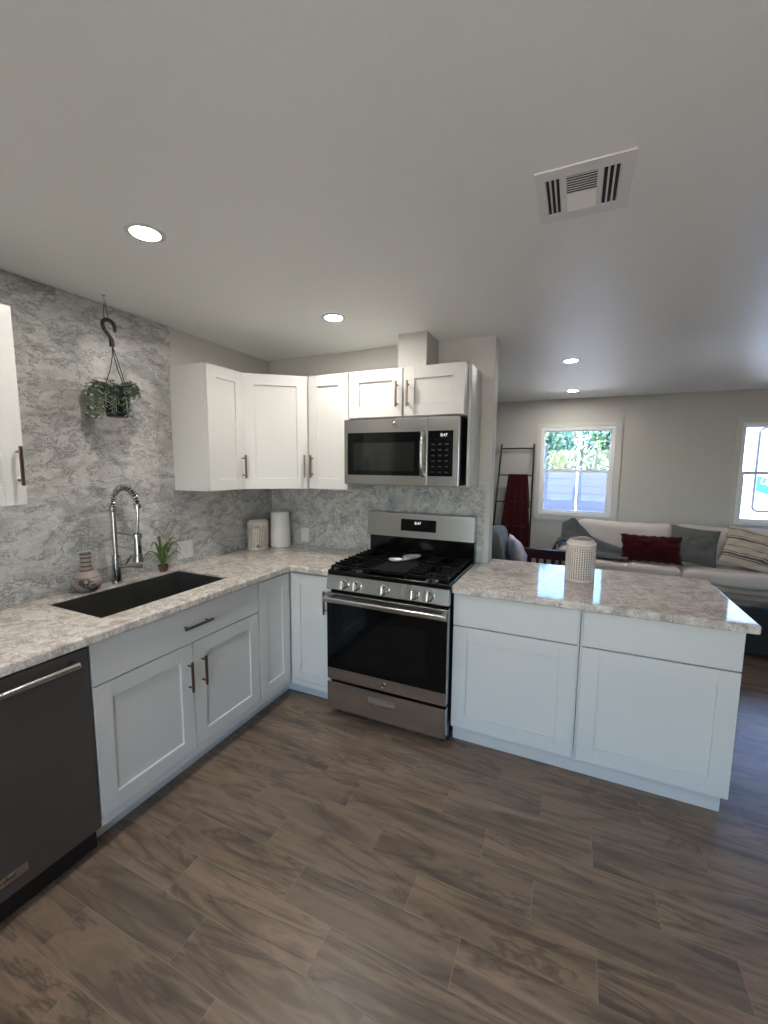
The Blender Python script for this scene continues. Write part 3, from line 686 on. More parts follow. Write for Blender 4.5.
# painted pottery vase
t = NT('painted_pottery'); v = t.coord(); xx, yy, zz = t.sep(v); an = t.math('ARCTAN2', yy, xx)
band = t.math('GREATER_THAN', t.math('SINE', t.math('MULTIPLY', zz, 300.)), .55)
neck = t.math('GREATER_THAN', zz, .105)
wv = t.n.new('ShaderNodeTexVoronoi'); wv.inputs['Scale'].default_value = 34; t.link(v, wv.inputs['Vector'])
rings_ = t.math('GREATER_THAN', t.math('SINE', t.math('MULTIPLY', wv.outputs['Distance'], 13.)), .3)
pat = t.math('GREATER_THAN', t.math('SINE', t.math('ADD', t.math('MULTIPLY', an, 3.), t.math('MULTIPLY', zz, 60.))), -.2)
zone = t.math('MULTIPLY', t.math('LESS_THAN', zz, .075), pat)
line = t.math('LESS_THAN', t.math('ABSOLUTE', t.math('SUBTRACT', zz, .078)), .0014)
msk = t.math('MAXIMUM', t.math('MAXIMUM', t.math('MULTIPLY', band, neck), t.math('MULTIPLY', rings_, zone)), line)
t.bsdf(t.mix(t.math('MULTIPLY', msk, .85), lin(158, 144, 138), lin(48, 28, 32)), .5); 
o = MB().lathe([(0, 0), (.030, 0), (.045, .008), (.061, .030), (.066, .050), (.063, .070), (.050, .090), (.033, .104), (.0255, .112), (.0235, .135), (.023, .175), (.027, .192), (.022, .194), (.019, .180), (.019, .115), (0, .10)], (0, 0, 0), 40).build('vase', t.m, loc=(.069, -1.500, ZC+.001))
setp(o, 'small round painted pottery vase with ringed neck left of the faucet', 'vase')
M['twig'] = paint('pale_dry_twig', (.30, .26, .23), .8, .2)
def twig(label, pts_, r, buds):
    o_ = thing('twig', label, 'twig', pts_[0], group='twigs in the pottery vase')
    MB().tube(pts_, r, 6, radii=[r*(1-.55*i/(len(pts_)-1)) for i in range(len(pts_))]).build('stem', M['twig'], o_)
    for q in buds:
        mb = MB()
        k = int(q); p = Vector(pts_[k]).lerp(Vector(pts_[k+1]), q-k); d = Vector((random.uniform(.0, .5), random.uniform(-1, 1), .6)).normalized()
        mb.cyl(p, p+d*.012, .0022, .0004, 6).build('bud', M['twig'], o_)
twig('tall bent dry twig leaning left behind the pottery vase', [(.066, -1.508, 1.02), (.064, -1.512, 1.12), (.05, -1.502, 1.20), (.035, -1.510, 1.28), (.022, -1.535, 1.36), (.018, -1.565, 1.43)], .0022, [1.5, 2.4, 3.1, 3.8, 4.5])
twig('shorter upright dry twig rising behind the pottery vase', [(.072, -1.490, 1.02), (.070, -1.488, 1.12), (.045, -1.460, 1.22), (.030, -1.452, 1.30), (.022, -1.462, 1.36)], .0018, [1.4, 2.5, 3.2])
# spider plant in a little clay pot
lt = NT('plant_leaf'); v = lt.coord(); n_ = lt.noise(v, 30, 3); lt.bsdf(lt.mix(n_, (.06, .13, .03), (.22, .30, .10)), .5); M['leaf'] = lt.m
spx, spy = .052, -1.062
sp = thing('potted_plant', 'small spider plant in a brown clay pot between faucet and outlet', 'plant', (spx, spy, ZC+.001))
MB().lathe([(0, 0), (.021, 0), (.027, .03), (.029, .034), (.029, .040), (.025, .040), (.023, .03), (0, .03)], (spx, spy, ZC+.001), 28).build('pot', M['terracotta'], sp)
def blade(base, az, L, lift, droop, w_):
    def f(u, v):
        s_ = u*L; d = Vector((math.cos(az), math.sin(az), 0)); side = Vector((-d.y, d.x, 0))
        h = lift*math.sin(min(1, u*1.1)*PI*.62)-droop*u**3
        wd = w_*(1-u**2.2)*(.5+.5*min(1, u*4))
        p = Vector(base)+d*s_*.8+Vector((0, 0, h))+side*(v-.5)*wd+Vector((0, 0, -abs(v-.5)*wd*-.5))
        return p
    return f
lb = MB()
for k, (az, L, lift, droop, w_) in enumerate([(-1.65, .13, .10, .07, .010), (-1.3, .10, .13, .02, .011), (-1.0, .07, .15, .0, .011), (.2, .06, .12, .01, .012), (1.2, .09, .14, .02, .011), (1.55, .13, .12, .06, .010), (1.9, .05, .10, .0, .01), (-.4, .10, .09, .04, .010), (.8, .12, .08, .05, .010), (-1.5, .06, .07, .0, .012), (1.5, .05, .05, .01, .012), (-.1, .04, .10, .0, .013)]):
    lb.grid(blade((spx, spy, ZC+.032), az, L*1.25, lift*1.25, droop*1.2, w_*1.9), 14, 2)
o = lb.build('foliage', M['leaf'], sp); s_ = o.modifiers.new('thick', 'SOLIDIFY'); s_.thickness = .0008

# outlets
def plate(name, label, m, w_, h, kinds):
    o = thing(name, label, 'outlet' , m.translation, group=None)
    MB().box(-w_/2, w_/2, -.006, -.0003, -h/2, h/2, .002, mat=m).build('cover_plate', M['white_plastic'], o)
    n = len(kinds)
    for i in range(n):
        cx0 = (i-(n-1)/2)*.046
        MB().box(cx0-.0165, cx0+.0165, -.0085, -.0062, -.033, .033, .001, mat=m).build('insert', M['trim'], o)
    return o
plate('wall_switch', 'white two-gang switch and outlet plate on the splashback right of the faucet', frame_m((.0, -.862, 1.006), (0, 1, 0), (1, 0, 0)), .118, .112, 'ab')
plate('wall_outlet', 'white single outlet plate on the back splashback left of the range', frame_m((.325, .0, .997), (1, 0, 0), (0, -1, 0)), .072, .112, 'a')

# ------------------------------------------------------------------ hanging plant
hx, hy = .118, -1.357
hk = MB(); hk.cyl((hx, hy, H-.003), (hx, hy, H-.0005), .008).tube([(hx, hy, H-.002), (hx, hy, H-.02), (hx+.009, hy, H-.03), (hx+.012, hy, H-.04), (hx+.004, hy, H-.05), (hx-.006, hy, H-.045)], .0018, 6)
o = hk.build('ceiling_hook', M['chrome']); setp(o, 'small metal screw hook in the ceiling above the hanging plant', 'hook')
px0, py0 = .135, -1.325
hp = thing('hanging_plant', 'trailing green plant in a black pot hanging against the marble splashback', 'plant', (px0, py0, 1.785))
wz = H-.05
MB().tube([(hx+.002, hy-.004, wz), (hx+.003, hy-.008, 2.262), (hx+.004, hy, 2.252), (hx+.005, hy+.012, 2.262), (hx+.004, hy+.008, wz-.02), (hx+.002, hy+.001, wz)], .0016, 6).build('wire_loop', M['black_metal'], hp)
hs = []
for k in range(15):
    a = math.radians(-20+200*k/14)
    hs.append((px0-.010, py0-.012-.030*math.cos(PI-a), 2.222+.034*math.sin(a)))
hs = hs[::1]
py0 -= .006
hs = [(px0-.008, py0+.014, 2.205)]+[(px0-.010, py0-.016+.030*math.cos(a), 2.228+.028*math.sin(a)) for a in [PI*k/14 for k in range(15)]]+[(px0-.008, py0-.040, 2.205), (px0-.004, py0-.024, 2.185), (px0, py0-.012, 2.165), (px0, py0-.010, 2.150)]
MB().tube(hs, .007, 10, radii=[.006]+[.0095]*15+[.0095, .009, .009, .007]).cyl((px0, py0-.012, 2.165), (px0, py0-.010, 2.13), .010, .012, 12).build('hanger_hook', M['black_plastic'], hp)
pc = (px0, py0-.004)
for a, sw in ((-1.6, .012), (.2, -.01), (1.6, .004)):
    e_ = Vector((pc[0]+.062*math.cos(a), pc[1]+.062*math.sin(a), 1.905)); s0 = Vector((px0, py0-.010, 2.135)); md2 = s0.lerp(e_, .5)+Vector((0, sw, 0))
    MB().tube([s0, s0.lerp(md2, .5)+Vector((0, sw*.4, 0)), md2, md2.lerp(e_, .5), e_], .0022, 6).build('hanger_strand', M['black_metal'], hp)
MB().lathe([(0, 0), (.046, 0), (.050, .006), (.062, .112), (.066, .114), (.066, .124), (.060, .124), (.058, .11), (0, .105)], (pc[0], pc[1], 1.787), 32).build('pot', M['black_plastic'], hp)
M['trail'] = None
lt = NT('trailing_leaf'); v = lt.coord(); n_ = lt.noise(v, 45, 3); lt.bsdf(lt.mix(n_, lin(78, 98, 82), lin(178, 190, 170)), .55); M['trail'] = lt.m
fl = MB(); rnd2 = random.Random(5)
def leaflet(mb, p, d, L, w_):
    d = d.normalized(); s_ = d.cross(Vector((0, 0, 1))); s_ = s_.normalized() if s_.length > .1 else Vector((1, 0, 0)); n = s_.cross(d)
    b = bmesh.new(); q = [p, p+d*L*.35+s_*w_*.5+n*.001, p+d*L*.75+s_*w_*.42, p+d*L, p+d*L*.75-s_*w_*.42, p+d*L*.35-s_*w_*.5+n*.001]; vv = [b.verts.new(x_) for x_ in q]; b.faces.new(vv); mb.merge(b)
for k in range(72):
    a = rnd2.uniform(-2.9, .4) if k > 12 else rnd2.choice((-1.7, -1.3, -.9, -2.1, 1.5, .9, 0., -.4))+rnd2.uniform(-.3, .3)
    out = rnd2.uniform(.03, .062)
    if math.sin(a) < -.2: out += .018
    fall = rnd2.uniform(-.01, .12) if math.sin(a) < -.05 else rnd2.uniform(-.03, .0); rise = rnd2.uniform(.02, .06)
    p0 = Vector((pc[0]+.03*math.cos(a), pc[1]+.03*math.sin(a), 1.895)); pts_ = []
    for i in range(9):
        u = i/8; o_ = out*math.sin(u*PI*.55); pts_.append(p0+Vector((math.cos(a)*(.02*u+o_), math.sin(a)*(.02*u+o_), rise*math.sin(u*PI)-fall*u*u)))
    pts_ = [Vector((max(p.x, .012), p.y, p.z)) for p in pts_]
    fl.tube(pts_, .0012, 4)
    for i in range(1, 9):
        d = pts_[i]-pts_[i-1]; s_ = d.cross(Vector((0, 0, 1)));  s_ = s_.normalized() if s_.length > 1e-5 else Vector((1, 0, 0))
        for sg in (-1, 1):
            dd_ = d.normalized()*.5+s_*sg+Vector((0, 0, rnd2.uniform(-.3, .2))); q = pts_[i]+dd_.normalized()*.024
            if q.x < .004: continue
            leaflet(fl, pts_[i], dd_, .028, .016)
fl.build('foliage', M['trail'], hp, smooth=0)

# ------------------------------------------------------------------ ceiling things
def downlight(label, x_, y_):
    o = thing('recessed_light', label, 'ceiling light', (x_, y_, H), group='recessed ceiling lights')
    MB().lathe([(.048, -.0045), (.052, -.006), (.064, -.004), (.067, -.0005), (.050, -.0005), (.048, -.0045)], (x_, y_, H), 40).build('trim_ring', M['trim'], o)
    MB().lathe([(0, -.003), (.0475, -.003), (.0475, -.0015), (0, -.0015)], (x_, y_, H), 40).build('lens', M['lens'], o)
downlight('lit recessed ceiling light above the sink run, nearest of the four', .825, -1.652)
downlight('added unseen recessed ceiling light over the near end of the sink run, behind the camera', .83, -2.75)  # extra lamp out of view, added to brighten floor and worktops
downlight('added unseen recessed ceiling light in the middle of the kitchen, behind the camera', 2.6, -3.1)  # second added lamp out of view, also there for more light from above
downlight('lit recessed ceiling light in front of the wall cabinets', .99, -.645)
downlight('lit recessed ceiling light just past the stub wall, nearer of the living room pair', 2.183, .907)
downlight('lit recessed ceiling light closest to the far wall', 2.19, 2.336)
vt = thing('ceiling_vent', 'white three-way louvered ceiling register above the peninsula', 'vent', (2.235, -1.288, H))
vx0, vx1, vy0, vy1 = 2.110, 2.362, -1.418, -1.152; zf = H-.006
f = MB()
sl_ = [(2.1375+.0, .0), ]
L0, L1 = vx0+.028, vx0+.068; C0, C1 = vx0+.082, vx1-.090; Q0, Q1 = vx1-.078, vx1-.034; ya, yb = vy0+.042, vy1-.045
f.box(vx0, L0, vy0, vy1, zf, H-.0005, .0015).box(Q1, vx1, vy0, vy1, zf, H-.0005, .0015).box(L0-.001, Q1+.001, vy0, ya, zf+.0002, H-.0005, .001).box(L0-.001, Q1+.001, yb, vy1, zf+.0002, H-.0005, .001)
f.box(L1, C0, ya-.001, yb+.001, zf+.0002, H-.0005).box(C1, Q0, ya-.001, yb+.001, zf+.0002, H-.0005).build('frame', M['vent'], vt)
MB().box(L0-.002, Q1+.002, ya-.002, yb+.002, H-.0016, H-.0006).build('duct_shade', M['shade_inside'], vt)  # flat dark plate painting the shade of the duct behind the louvers
for (a0, a1) in ((L0, L1), (Q0, Q1)):
    for k in range(4):
        xk = a0+(a1-a0)*k/3; MB().box(-.0012, .0012, ya, yb, -.0065, .0, mat=Matrix.Translation((xk, 0, H-.0018)) @ Matrix.Rotation(.5 if a0 == L0 else -.5, 4, 'Y')).build('louver', M['vent'], vt)
for k in range(16):
    yk = ya+(yb-ya)*(k+.5)/16; s_ = 1 if k < 8 else -1
    MB().box(C0, C1, -.0040, .0040, -.0006, .0006, mat=Matrix.Translation((0, yk, H-.0044)) @ Matrix.Rotation(.75*s_, 4, 'X')).build('louver', M['vent'], vt)
MB().box(vx0+.020, vx0+.027, -1.30, -1.275, zf-.006, zf, .001).build('damper_lever', M['vent'], vt)
for yy in (0,):
    for xs_ in (vx0+.01, vx1-.01): MB().lathe([(0, -.0015), (.003, -.001), (.004, 0)], (xs_, -1.285, zf), 12).build('screw', M['vent'], vt)

# ------------------------------------------------------------------ living room
M['sofa'] = fabric('off_white_slipcover', lin(205, 192, 186), lin(226, 216, 210), 300)
M['wine'] = fabric('wine_red_knit', (.028, .002, .004), (.062, .004, .009), 90, bump=1.)
M['grey_fab'] = fabric('grey_cotton', (.115, .112, .105), (.18, .175, .165), 260)
M['blanket'] = fabric('slate_throw', (.06, .065, .075), (.16, .165, .175), 150, bump=.6)
M['chair_fab'] = fabric('blue_grey_upholstery', (.055, .065, .07), (.11, .13, .14), 200)
def puff(x0, x1, y0, y1, z0, z1, e=.12, sag=0., seed=0, n=18, rnd_=.35):
    """rounded cushion block"""
    b = bmesh.new(); bmesh.ops.create_cube(b, size=2); bmesh.ops.subdivide_edges(b, edges=b.edges[:], cuts=n, use_grid_fill=True)
    hx_, hy_, hz_ = (x1-x0)/2, (y1-y0)/2, (z1-z0)/2; c = Vector(((x0+x1)/2, (y0+y1)/2, (z0+z1)/2)); R_ = min(hx_, hy_, hz_)*e*4
    R_ = min(R_, min(hx_, hy_, hz_)*.98)
    for v in b.verts:
        p = Vector((v.co.x*hx_, v.co.y*hy_, v.co.z*hz_)); q = Vector([max(-h+R_, min(h-R_, a)) for a, h in zip(p, (hx_, hy_, hz_))]); d = p-q
        if d.length > 1e-9: p = q+d.normalized()*R_
        nz = mnoise.noise(Vector((p.x*5+seed*7, p.y*5, p.z*5)))*.014+mnoise.noise(Vector((p.x*14+seed, p.y*14, p.z*9)))*.005
        p += d.normalized()*nz if d.length > 1e-9 else Vector((0, 0, 0))
        p.z -= sag*math.cos(v.co.x*PI/2)*max(0, v.co.z); v.co = c+p
    return b
sf = thing('sofa', 'long off-white slipcovered sofa under the far wall windows', 'sofa', (3.6, 2.45, 0))
def P_(b, name, parent=sf, mat=None): mb = MB(); mb.merge(b); return mb.build(name, mat or M['sofa'], parent, smooth=60)
SB, SFY = 2.86, 2.07; sx = [2.30, 3.265, 4.11, 4.955]
P_(puff(2.18, 5.08, SFY+.03, SB, .02, .435, .06, seed=1), 'base')
P_(puff(2.25, 4.98, SB-.16, SB, .36, .90, .2, seed=2), 'back_frame')
P_(puff(2.13, 2.30, SFY+.02, SB, .02, .70, .22, seed=3), 'armrest'); P_(puff(4.95, 5.11, SFY+.02, SB, .02, .70, .22, seed=4), 'armrest')
for k in range(3):
    P_(puff(sx[k]+.003, sx[k+1]-.003, SFY, 2.56, .430, .560, .18, -.012, seed=5+k), 'seat_cushion')
    b = puff(sx[k]+.002, sx[k+1]-.002, -.11, .11, 0, .43, .19, .02, seed=9+k); bmesh.ops.transform(b, matrix=Matrix.Translation((0, 2.56, .53)) @ Matrix.Rotation(-.22, 4, 'X'), verts=b.verts)
    P_(b, 'back_cushion')
def pillow_bm(w_, h, t_, seed=0, wr=.012, nu=30, nv=30):
    b = bmesh.new(); V = {}
    for side in (1, -1):
        for i in range(nu+1):
            for j in range(nv+1):
                u, v = i/nu*2-1, j/nv*2-1; edge_ = i in (0, nu) or j in (0, nv)
                key = (i, j, 0 if edge_ else side)
                if key in V: continue
                bul = (max(0, 1-u*u)**.55)*(max(0, 1-v*v)**.55)
                x_ = w_/2*u*(1-.07*(1-v*v)*abs(u)); z_ = h/2*v*(1-.07*(1-u*u)*abs(v))
                nz = mnoise.noise(Vector((u*2.6+seed*5, v*2.6, side*3)))*wr*bul*2+mnoise.noise(Vector((u*7+seed, v*3, side)))*wr*bul
                V[key] = b.verts.new((x_, side*(t_/2*bul+nz)*-1, z_))
    for side in (1, -1):
        g = lambda i, j: V[(i, j, 0 if (i in (0, nu) or j in (0, nv)) else side)]
        for i in range(nu):
            for j in range(nv):
                q = (g(i, j), g(i+1, j), g(i+1, j+1), g(i, j+1)); b.faces.new(q if side > 0 else q[::-1])
    return b
def pillow(label, loc, rot, w_, h, t_, mat, seed=0, wr=.012, ridges=0, parent=None):
    b = pillow_bm(w_, h, t_, seed, wr)
    if ridges:
        for v in b.verts: v.co.y += math.copysign(1, v.co.y)*.006*math.sin(v.co.x*150)*(1-abs(v.co.z)/h) if abs(v.co.y) > .01 else 0; v.co.z += .004*math.sin(v.co.x*75) ; v.co.x += .005*math.sin(v.co.z*70)
    mb = MB(); mb.merge(b); o = mb.build('cushion', mat, loc=loc, rot=rot, smooth=180); setp(o, label, 'cushion', 'cushions on the sofa' if parent is None else None); return o
pillow('dark wine red rectangular knitted cushion on the sofa', (3.01, 2.26, .715), (-.30, 0, .03), .56, .29, .15, M['wine'], 1, .01, 1)
pillow('plain grey square cushion leaning beside the wine red one', (3.385, 2.35, .765), (-.32, .10, -.05), .42, .38, .16, M['grey_fab'], 2, .018)
t = NT('striped_linen'); v = t.coord(); x_, y_, z_ = t.sep(v)
def stripe(c_, w_): return t.math('LESS_THAN', t.math('ABSOLUTE', t.math('SUBTRACT', z_, c_)), w_)
n_ = t.noise(v, 220, 2)
msk = 0.
for c_, w_ in ((-.105, .010), (-.08, .004), (-.128, .004), (.055, .008), (.078, .003), (.15, .004), (-.02, .003)):
    msk = stripe(c_, w_) if msk == 0. else t.math('MAXIMUM', msk, stripe(c_, w_))
t.bsdf(t.mix(t.math('MULTIPLY', msk, t.math('MULTIPLY_ADD', n_, .5, .6)), lin(196, 182, 166), lin(66, 56, 52)), .95, Normal=t.bump(n_, .3, .002)); M['striped'] = t.m
pillow('beige cushion with dark brown stripes at the right of the frame', (3.875, 2.33, .76), (-.38, .26, -.06), .52, .40, .17, M['striped'], 3, .02)
# throw over the sofa's left arm
cv = [Vector(p) for p in ((2.105, 0, .44), (2.10, 0, .56), (2.11, 0, .69), (2.17, 0, .735), (2.26, 0, .735), (2.34, 0, .67), (2.45, 0, .605), (2.60, 0, .595), (2.80, 0, .590))]
def thr(u, v):
    k = u*(len(cv)-1); i = min(int(k), len(cv)-2); p = cv[i].lerp(cv[i+1], k-i)
    y_ = 2.18+.30*v-(.05*u)+.02*math.sin(u*9)
    lift = 0
    if u > .35: lift = max(0, v-.62)**1.2*(1-abs(u-.55)*1.7)*.75; y_ += 0
    nz = .012*math.sin(v*17+u*6)+.008*mnoise.noise(Vector((u*8, v*8, 2)))
    nrm = Vector((-1, 0, 0)) if u < .22 else Vector((0, 0, 1))
    return p+Vector((0, y_, lift))+nrm*(nz+.014)
tb = MB(); tb.grid(thr, 70, 40); o = tb.build('throw_blanket', M['blanket'], smooth=80); setp(o, "slate grey throw draped over the sofa's left arm", 'blanket')
s_ = o.modifiers.new('thick', 'SOLIDIFY'); s_.thickness = .008; s_.offset = 1
# coffee table
ct = thing('coffee_table', 'low black glass-topped coffee table in front of the sofa', 'table', (3.9, 1.6, 0))
MB().box(3.33, 4.5, 1.43, 1.84, .395, .440, .004).box(3.37, 4.46, 1.47, 1.80, .05, .395, .003).build('frame', M['black_metal'], ct)  # lower black block stands in for the shadow under the table top
MB().box(3.335, 4.495, 1.435, 1.835, .4402, .450, .002).build('glass_top', paint('tinted_glass_top', (.03, .045, .05), .04, 0), ct)
for lx in (3.36, 4.47):
    for ly in (1.46, 1.81): MB().box(lx-.025, lx+.025, ly-.025, ly+.025, 0, .395, .003).build('leg', M['black_metal'], ct)
# ladder with throw
ld = thing('ladder_shelf', 'black metal blanket ladder leaning on the far wall left of the window', 'ladder', (1.58, 2.7, 0))
def rail(xa, xb): return MB().tube([(xa, YF-.40, 0), (xb, YF-.03, 1.83)], .011, 8)
rail(1.315, 1.375).build('rail', M['black_metal'], ld); rail(1.795, 1.772).build('rail', M['black_metal'], ld)
def lad(z_): f_ = z_/1.83; return (1.315+.06*f_, 1.795-.023*f_, YF-.40+.37*f_)
for z_ in (.33, .56, .80, 1.10, 1.435, 1.775):
    a_, b_, y_ = lad(z_); MB().tube([(a_, y_, z_), (b_, y_, z_)], .008, 8).build('rung', M['black_metal'], ld)
_, _, yr = lad(1.435)
path = [Vector((0, yr+.028, 1.02)), Vector((0, yr+.022, 1.25)), Vector((0, yr+.016, 1.42)), Vector((0, yr, 1.449)), Vector((0, yr-.016, 1.42)), Vector((0, yr-.04, 1.25)), Vector((0, yr-.10, .95)), Vector((0, yr-.15, .65)), Vector((0, yr-.19, .34))]
def thr2(u, v):
    k = u*(len(path)-1); i = min(int(k), len(path)-2); p = path[i].lerp(path[i+1], k-i); drop = max(0, (1.45-p.z))
    wdt = .115+.06*min(1, drop*1.4); cxm = 1.600+.01*drop
    fold = .014*math.sin(v*PI*7)*min(1, drop*5+.1)
    sgn = 1 if u < .35 else -1
    return Vector((cxm+(v-.5)*2*wdt, p.y+sgn*(fold+.008), p.z))
tb = MB(); tb.grid(thr2, 60, 50); o = tb.build('throw_blanket', M['wine'], smooth=80); setp(o, 'dark wine red throw hanging from the second rung of the ladder', 'blanket')
s_ = o.modifiers.new('thick', 'SOLIDIFY'); s_.thickness = .006; s_.offset = 0
# armchair
ac = thing('armchair', 'blue-grey upholstered armchair with dark cherry slatted wooden arms behind the peninsula', 'armchair', (1.95, 1.6, 0))
b = puff(-.085, .085, -.31, .31, 0, .50, .24, seed=21)
for v in b.verts: v.co.z -= .05*(abs(v.co.y)/.31)**3*(v.co.z/.5)
bmesh.ops.transform(b, matrix=Matrix.Translation((1.63, 1.60, .45)) @ Matrix.Rotation(-.22, 4, 'Y'), verts=b.verts)
P_(b, 'back_cushion', ac, M['chair_fab'])
P_(puff(1.70, 2.38, 1.27, 1.93, .30, .46, .2, seed=22), 'seat_cushion', ac, M['chair_fab'])
for y_ in (1.225, 1.975):
    w_ = MB(); w_.box(1.60, 2.42, y_-.03, y_+.03, .640, .670, .005); arm = w_.build('arm_rail', M['cherry'], ac)
    MB().box(1.66, 2.36, y_-.012, y_+.012, .565, .639, .003).box(1.66, 2.36, y_-.012, y_+.012, .24, .30, .003).build('side_rail', M['cherry'], ac)
    for k in range(9): xx = 1.70+k*.075; MB().box(xx, xx+.03, y_-.008, y_+.008, .30, .58, .002).build('slat', M['cherry'], ac)
    for xx in (1.63, 2.38): MB().box(xx-.025, xx+.025, y_-.025, y_+.025, 0, .640, .004).build('leg', M['cherry'], ac)
t = NT('lavender_print'); v = t.coord(); n_ = t.noise(v, 14, 4, .6, 1.2); t.bsdf(t.mix(n_, lin(150, 142, 156), lin(228, 222, 236)), .9); M['lav'] = t.m
b = pillow_bm(.42, .40, .15, 6, .014); mb = MB(); mb.merge(b)
o = mb.build('cushion', M['lav'], loc=(1.775, 1.55, .665), rot=(-.30, 0, PI/2+.25), smooth=180); setp(o, 'pale lavender cushion resting in the blue-grey armchair', 'cushion')

# ------------------------------------------------------------------ outside
t = NT('bounce_concrete'); v = t.coord(); n_ = t.noise(v, 3, 6); t.bsdf(t.mix(n_, (.66, .61, .54), (.76, .71, .64)), .9)  # unseen ground, coloured pale and warm to bounce sunlight onto the ceiling
struct('ground', MB().box(-14, 22, YF+.16, 30, -.15, -.05), t.m)
struct('ground_side', MB().box(XR_+.16, 22, -14, YF+.15, -.15, -.05), t.m); struct('ground_rear', MB().box(-14, XR_+.15, -14, YR-.16, -.15, -.05), t.m)
t = NT('weathered_boards'); v = t.coord(); x_, y_, z_ = t.sep(v); n_ = t.noise(t.mapping(v, scale=(1, 1, 14)), 2.5, 5)
t.bsdf(t.mix(n_, (.042, .055, .075), (.068, .084, .110)), .8); M['boards'] = t.m
struct('sky_blocker', MB().box(-1, XR_+.5, YR-2.6, YR-.16, 2.42, 2.52), M['trim'])  # unseen overhang added to keep blue sky light off the rear window
fe = thing('fence', 'blue-grey horizontal board fence outside the left window', 'fence', (2.0, 6.6, -.05))
fb = MB(); fb.box(-4, 4.2, 6.594, 6.604, -.04, 1.44)
for k in range(10): fb.box(-4, 4.2, 6.58, 6.60, -.04+k*.149, .103+k*.149, .002)
fb.build('boards', M['boards'], fe)
for xx in (-3.9, -2, -.05, 1.85, 4.1): MB().box(xx-.045, xx+.045, 6.605, 6.69, -.05, 1.46, .004).build('post', M['boards'], fe)
o = MB().tube([(2.30, 6.2, -.05), (2.30, 6.2, 3.2)], .012, 10).build('pole', M['vinyl']); setp(o, 'thin white pole standing outside in front of the board fence', 'pole')
lt = NT('tree_leaf'); v = lt.coord(); n_ = lt.noise(v, 1.3, 3); n5 = lt.noise(v, 9, 2); lt.bsdf(lt.mix(lt.math('MULTIPLY_ADD', n5, .5, lt.math('MULTIPLY', n_, .5)), (.035, .10, .07), (.15, .24, .10)), .6, Subsurface_Weight=.0); M['tree'] = lt.m
M['bark'] = paint('tree_bark', (.16, .12, .09), .9, .3, 12)
def tree(label, x_, y_, h, r, seed, n=5200, lf=.15, name='tree'):
    o_ = thing(name, label, 'tree', (x_, y_, -.05), group='trees beyond the fence'); R_ = random.Random(seed)
    tk = MB(); tk.tube([(x_, y_, -.05), (x_+.05, y_, h*.4), (x_-.05, y_+.05, h*.75)], .1, 8, radii=[.13, .09, .04])
    for k in range(6):
        a = k*1.05; tk.tube([(x_, y_, h*(.35+.05*k)), (x_+math.cos(a)*r*.5, y_+math.sin(a)*r*.5, h*(.5+.06*k))], .03, 6, radii=[.045, .015])
    tk.build('trunk', M['bark'], o_)
    bl = [(x_+R_.uniform(-.6, .6)*r, y_+R_.uniform(-.5, .5)*r, h*R_.uniform(.35, .9), r*R_.uniform(.35, .6)) for _ in range(9)]
    b = bmesh.new()
    for _ in range(n):
        cx0, cy0, cz0, rr = R_.choice(bl); d = Vector((R_.gauss(0, 1), R_.gauss(0, 1), R_.gauss(0, 1))).normalized(); p = Vector((cx0, cy0, cz0))+d*rr*R_.uniform(.5, 1)
        a = Vector((R_.gauss(0, 1), R_.gauss(0, 1), R_.gauss(0, 1))).normalized(); c_ = a.orthogonal().normalized(); L = lf*R_.uniform(.6, 1.3)
        b.faces.new([b.verts.new(q) for q in (p, p+a*L*.5+c_*L*.3, p+a*L, p+a*L*.5-c_*L*.3)])
    mb = MB(); mb.merge(b); mb.build('foliage', M['tree'], o_, smooth=0)
tree('bright leafy tree outside the left window, left of the white pole', 1.35, 9.2, 3.7, 1.0, 1)
tree('bright leafy tree outside the left window, right of the white pole', 3.55, 9.3, 3.8, 1.0, 2)
tree('tree crown at the far left of the left window view', -1.6, 10.4, 4.4, 1.2, 3)
hg = thing('hedge', 'tall leafy hedge behind the trees and the fence', 'hedge', (2.5, 13., -.05)); RH = random.Random(11); b = bmesh.new()
for _ in range(9000):
    p = Vector((RH.uniform(-3, 8), RH.uniform(12.6, 13.4), RH.uniform(0, 3.2+.5*math.sin(_*.7)))); a = Vector((RH.gauss(0, 1), RH.gauss(0, 1), RH.gauss(0, 1))).normalized(); c_ = a.orthogonal().normalized(); L = .2*RH.uniform(.6, 1.3)
    b.faces.new([b.verts.new(q) for q in (p, p+a*L*.5+c_*L*.3, p+a*L, p+a*L*.5-c_*L*.3)])
mb = MB(); mb.merge(b); mb.build('foliage', M['tree'], hg, smooth=0)
tb = MB()
for k in range(12): tb.tube([(-2.6+k*.9, 13., -.05), (-2.5+k*.9, 13., 2.2)], .05, 6)
tb.build('stem', M['bark'], hg)['kind'] = 'stuff'
bs = thing('agave', 'spiky yellow-green plant rising above the fence outside the left window', 'plant', (1.95, 7.4, -.05))
lb = MB()
for k in range(26):
    a = k*2.399; lb.grid(blade((1.95, 7.4, 1.42), a, .45, .55-.3*(k/26), .15, .07), 8, 2)
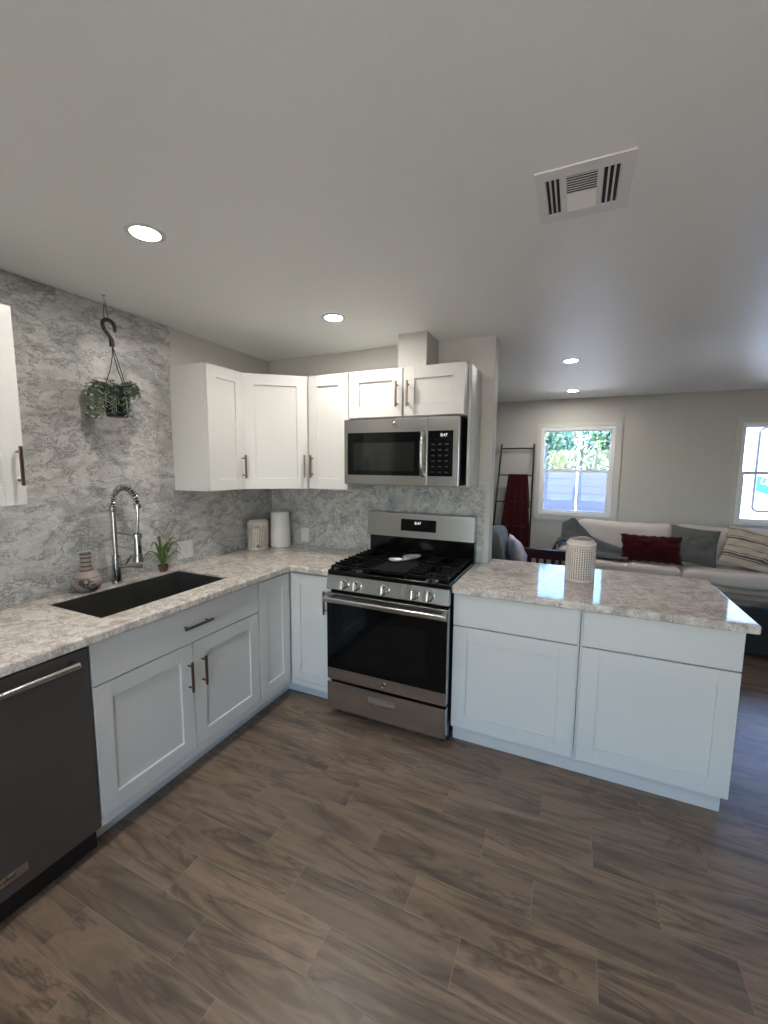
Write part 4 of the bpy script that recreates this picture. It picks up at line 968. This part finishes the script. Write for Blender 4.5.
t = NT('agave_leaf'); t.bsdf((.13, .16, .05), .5); lb.build('leaves', t.m, bs); MB().tube([(1.95, 7.4, -.05), (1.95, 7.4, 1.45)], .07, 8).build('stem', M['bark'], bs)
o = MB().box(1.0, 1.62, 7.6, 8.2, -.05, 1.93, .05, 3).build('water_tank', paint('blue_tank', (.02, .06, .14), .5)); setp(o, 'blue tank standing behind the fence, seen at the left of the left window', 'tank')
# parked box truck outside the right window
tk = thing('box_truck', 'white box truck with a teal swoosh parked outside the right window', 'truck', (7.8, 6.6, -.05))
t = NT('truck_white'); t.bsdf((.85, .86, .86), .35); TW = t.m
TX0 = 4.30
MB().box(TX0, 10.2, 6.0, 8.2, .55, 3.1, .06, 3).build('cargo_box', TW, tk)
MB().box(TX0+.1, 10.1, 6.1, 8.1, .35, .55, .01).build('chassis', M['black_plastic'], tk)
for wx in (6.2, 9.4):
    for wy in (6.15, 8.05): MB().lathe([(0, -.12), (.2, -.12), (.38, -.12), (.4, -.09), (.4, .09), (.38, .12), (.2, .12), (0, .12)], (wx, wy, .35), 32, (0, 1, 0)).build('wheel', M['black_plastic'], tk)
t = NT('truck_teal'); t.bsdf((.02, .42, .55), .4)
def sw(u, v):
    x_ = 4.96+u*2.2; zc = 1.30-.85*u+.3*u*u
    return (x_, 5.9965, zc+(v-.5)*(.25+.05*u))
TLm = t.m; mb = MB(); mb.grid(sw, 30, 2); o = mb.build('side_stripe', TLm, tk, smooth=0)
MB().text('UHAUL', .13, Matrix.Translation((5.20, 5.993, 1.255)) @ Matrix.Rotation(PI/2, 4, 'X') @ Matrix.Rotation(-.42, 4, 'Z'), .001).build('side_lettering', TW, tk, smooth=0)
fr_ = MB(); q = rrect(4.935, 7.2, .84, 2.19, .08, 6); fr_.tube([(a, 5.99, b_) for a, b_ in q], .017, 6, closed=True); fr_.build('panel_outline', M['black_metal'], tk)

# ------------------------------------------------------------------ tidy: every mesh without a material slot is an error; make sure transforms are settled
bpy.context.view_layer.update()
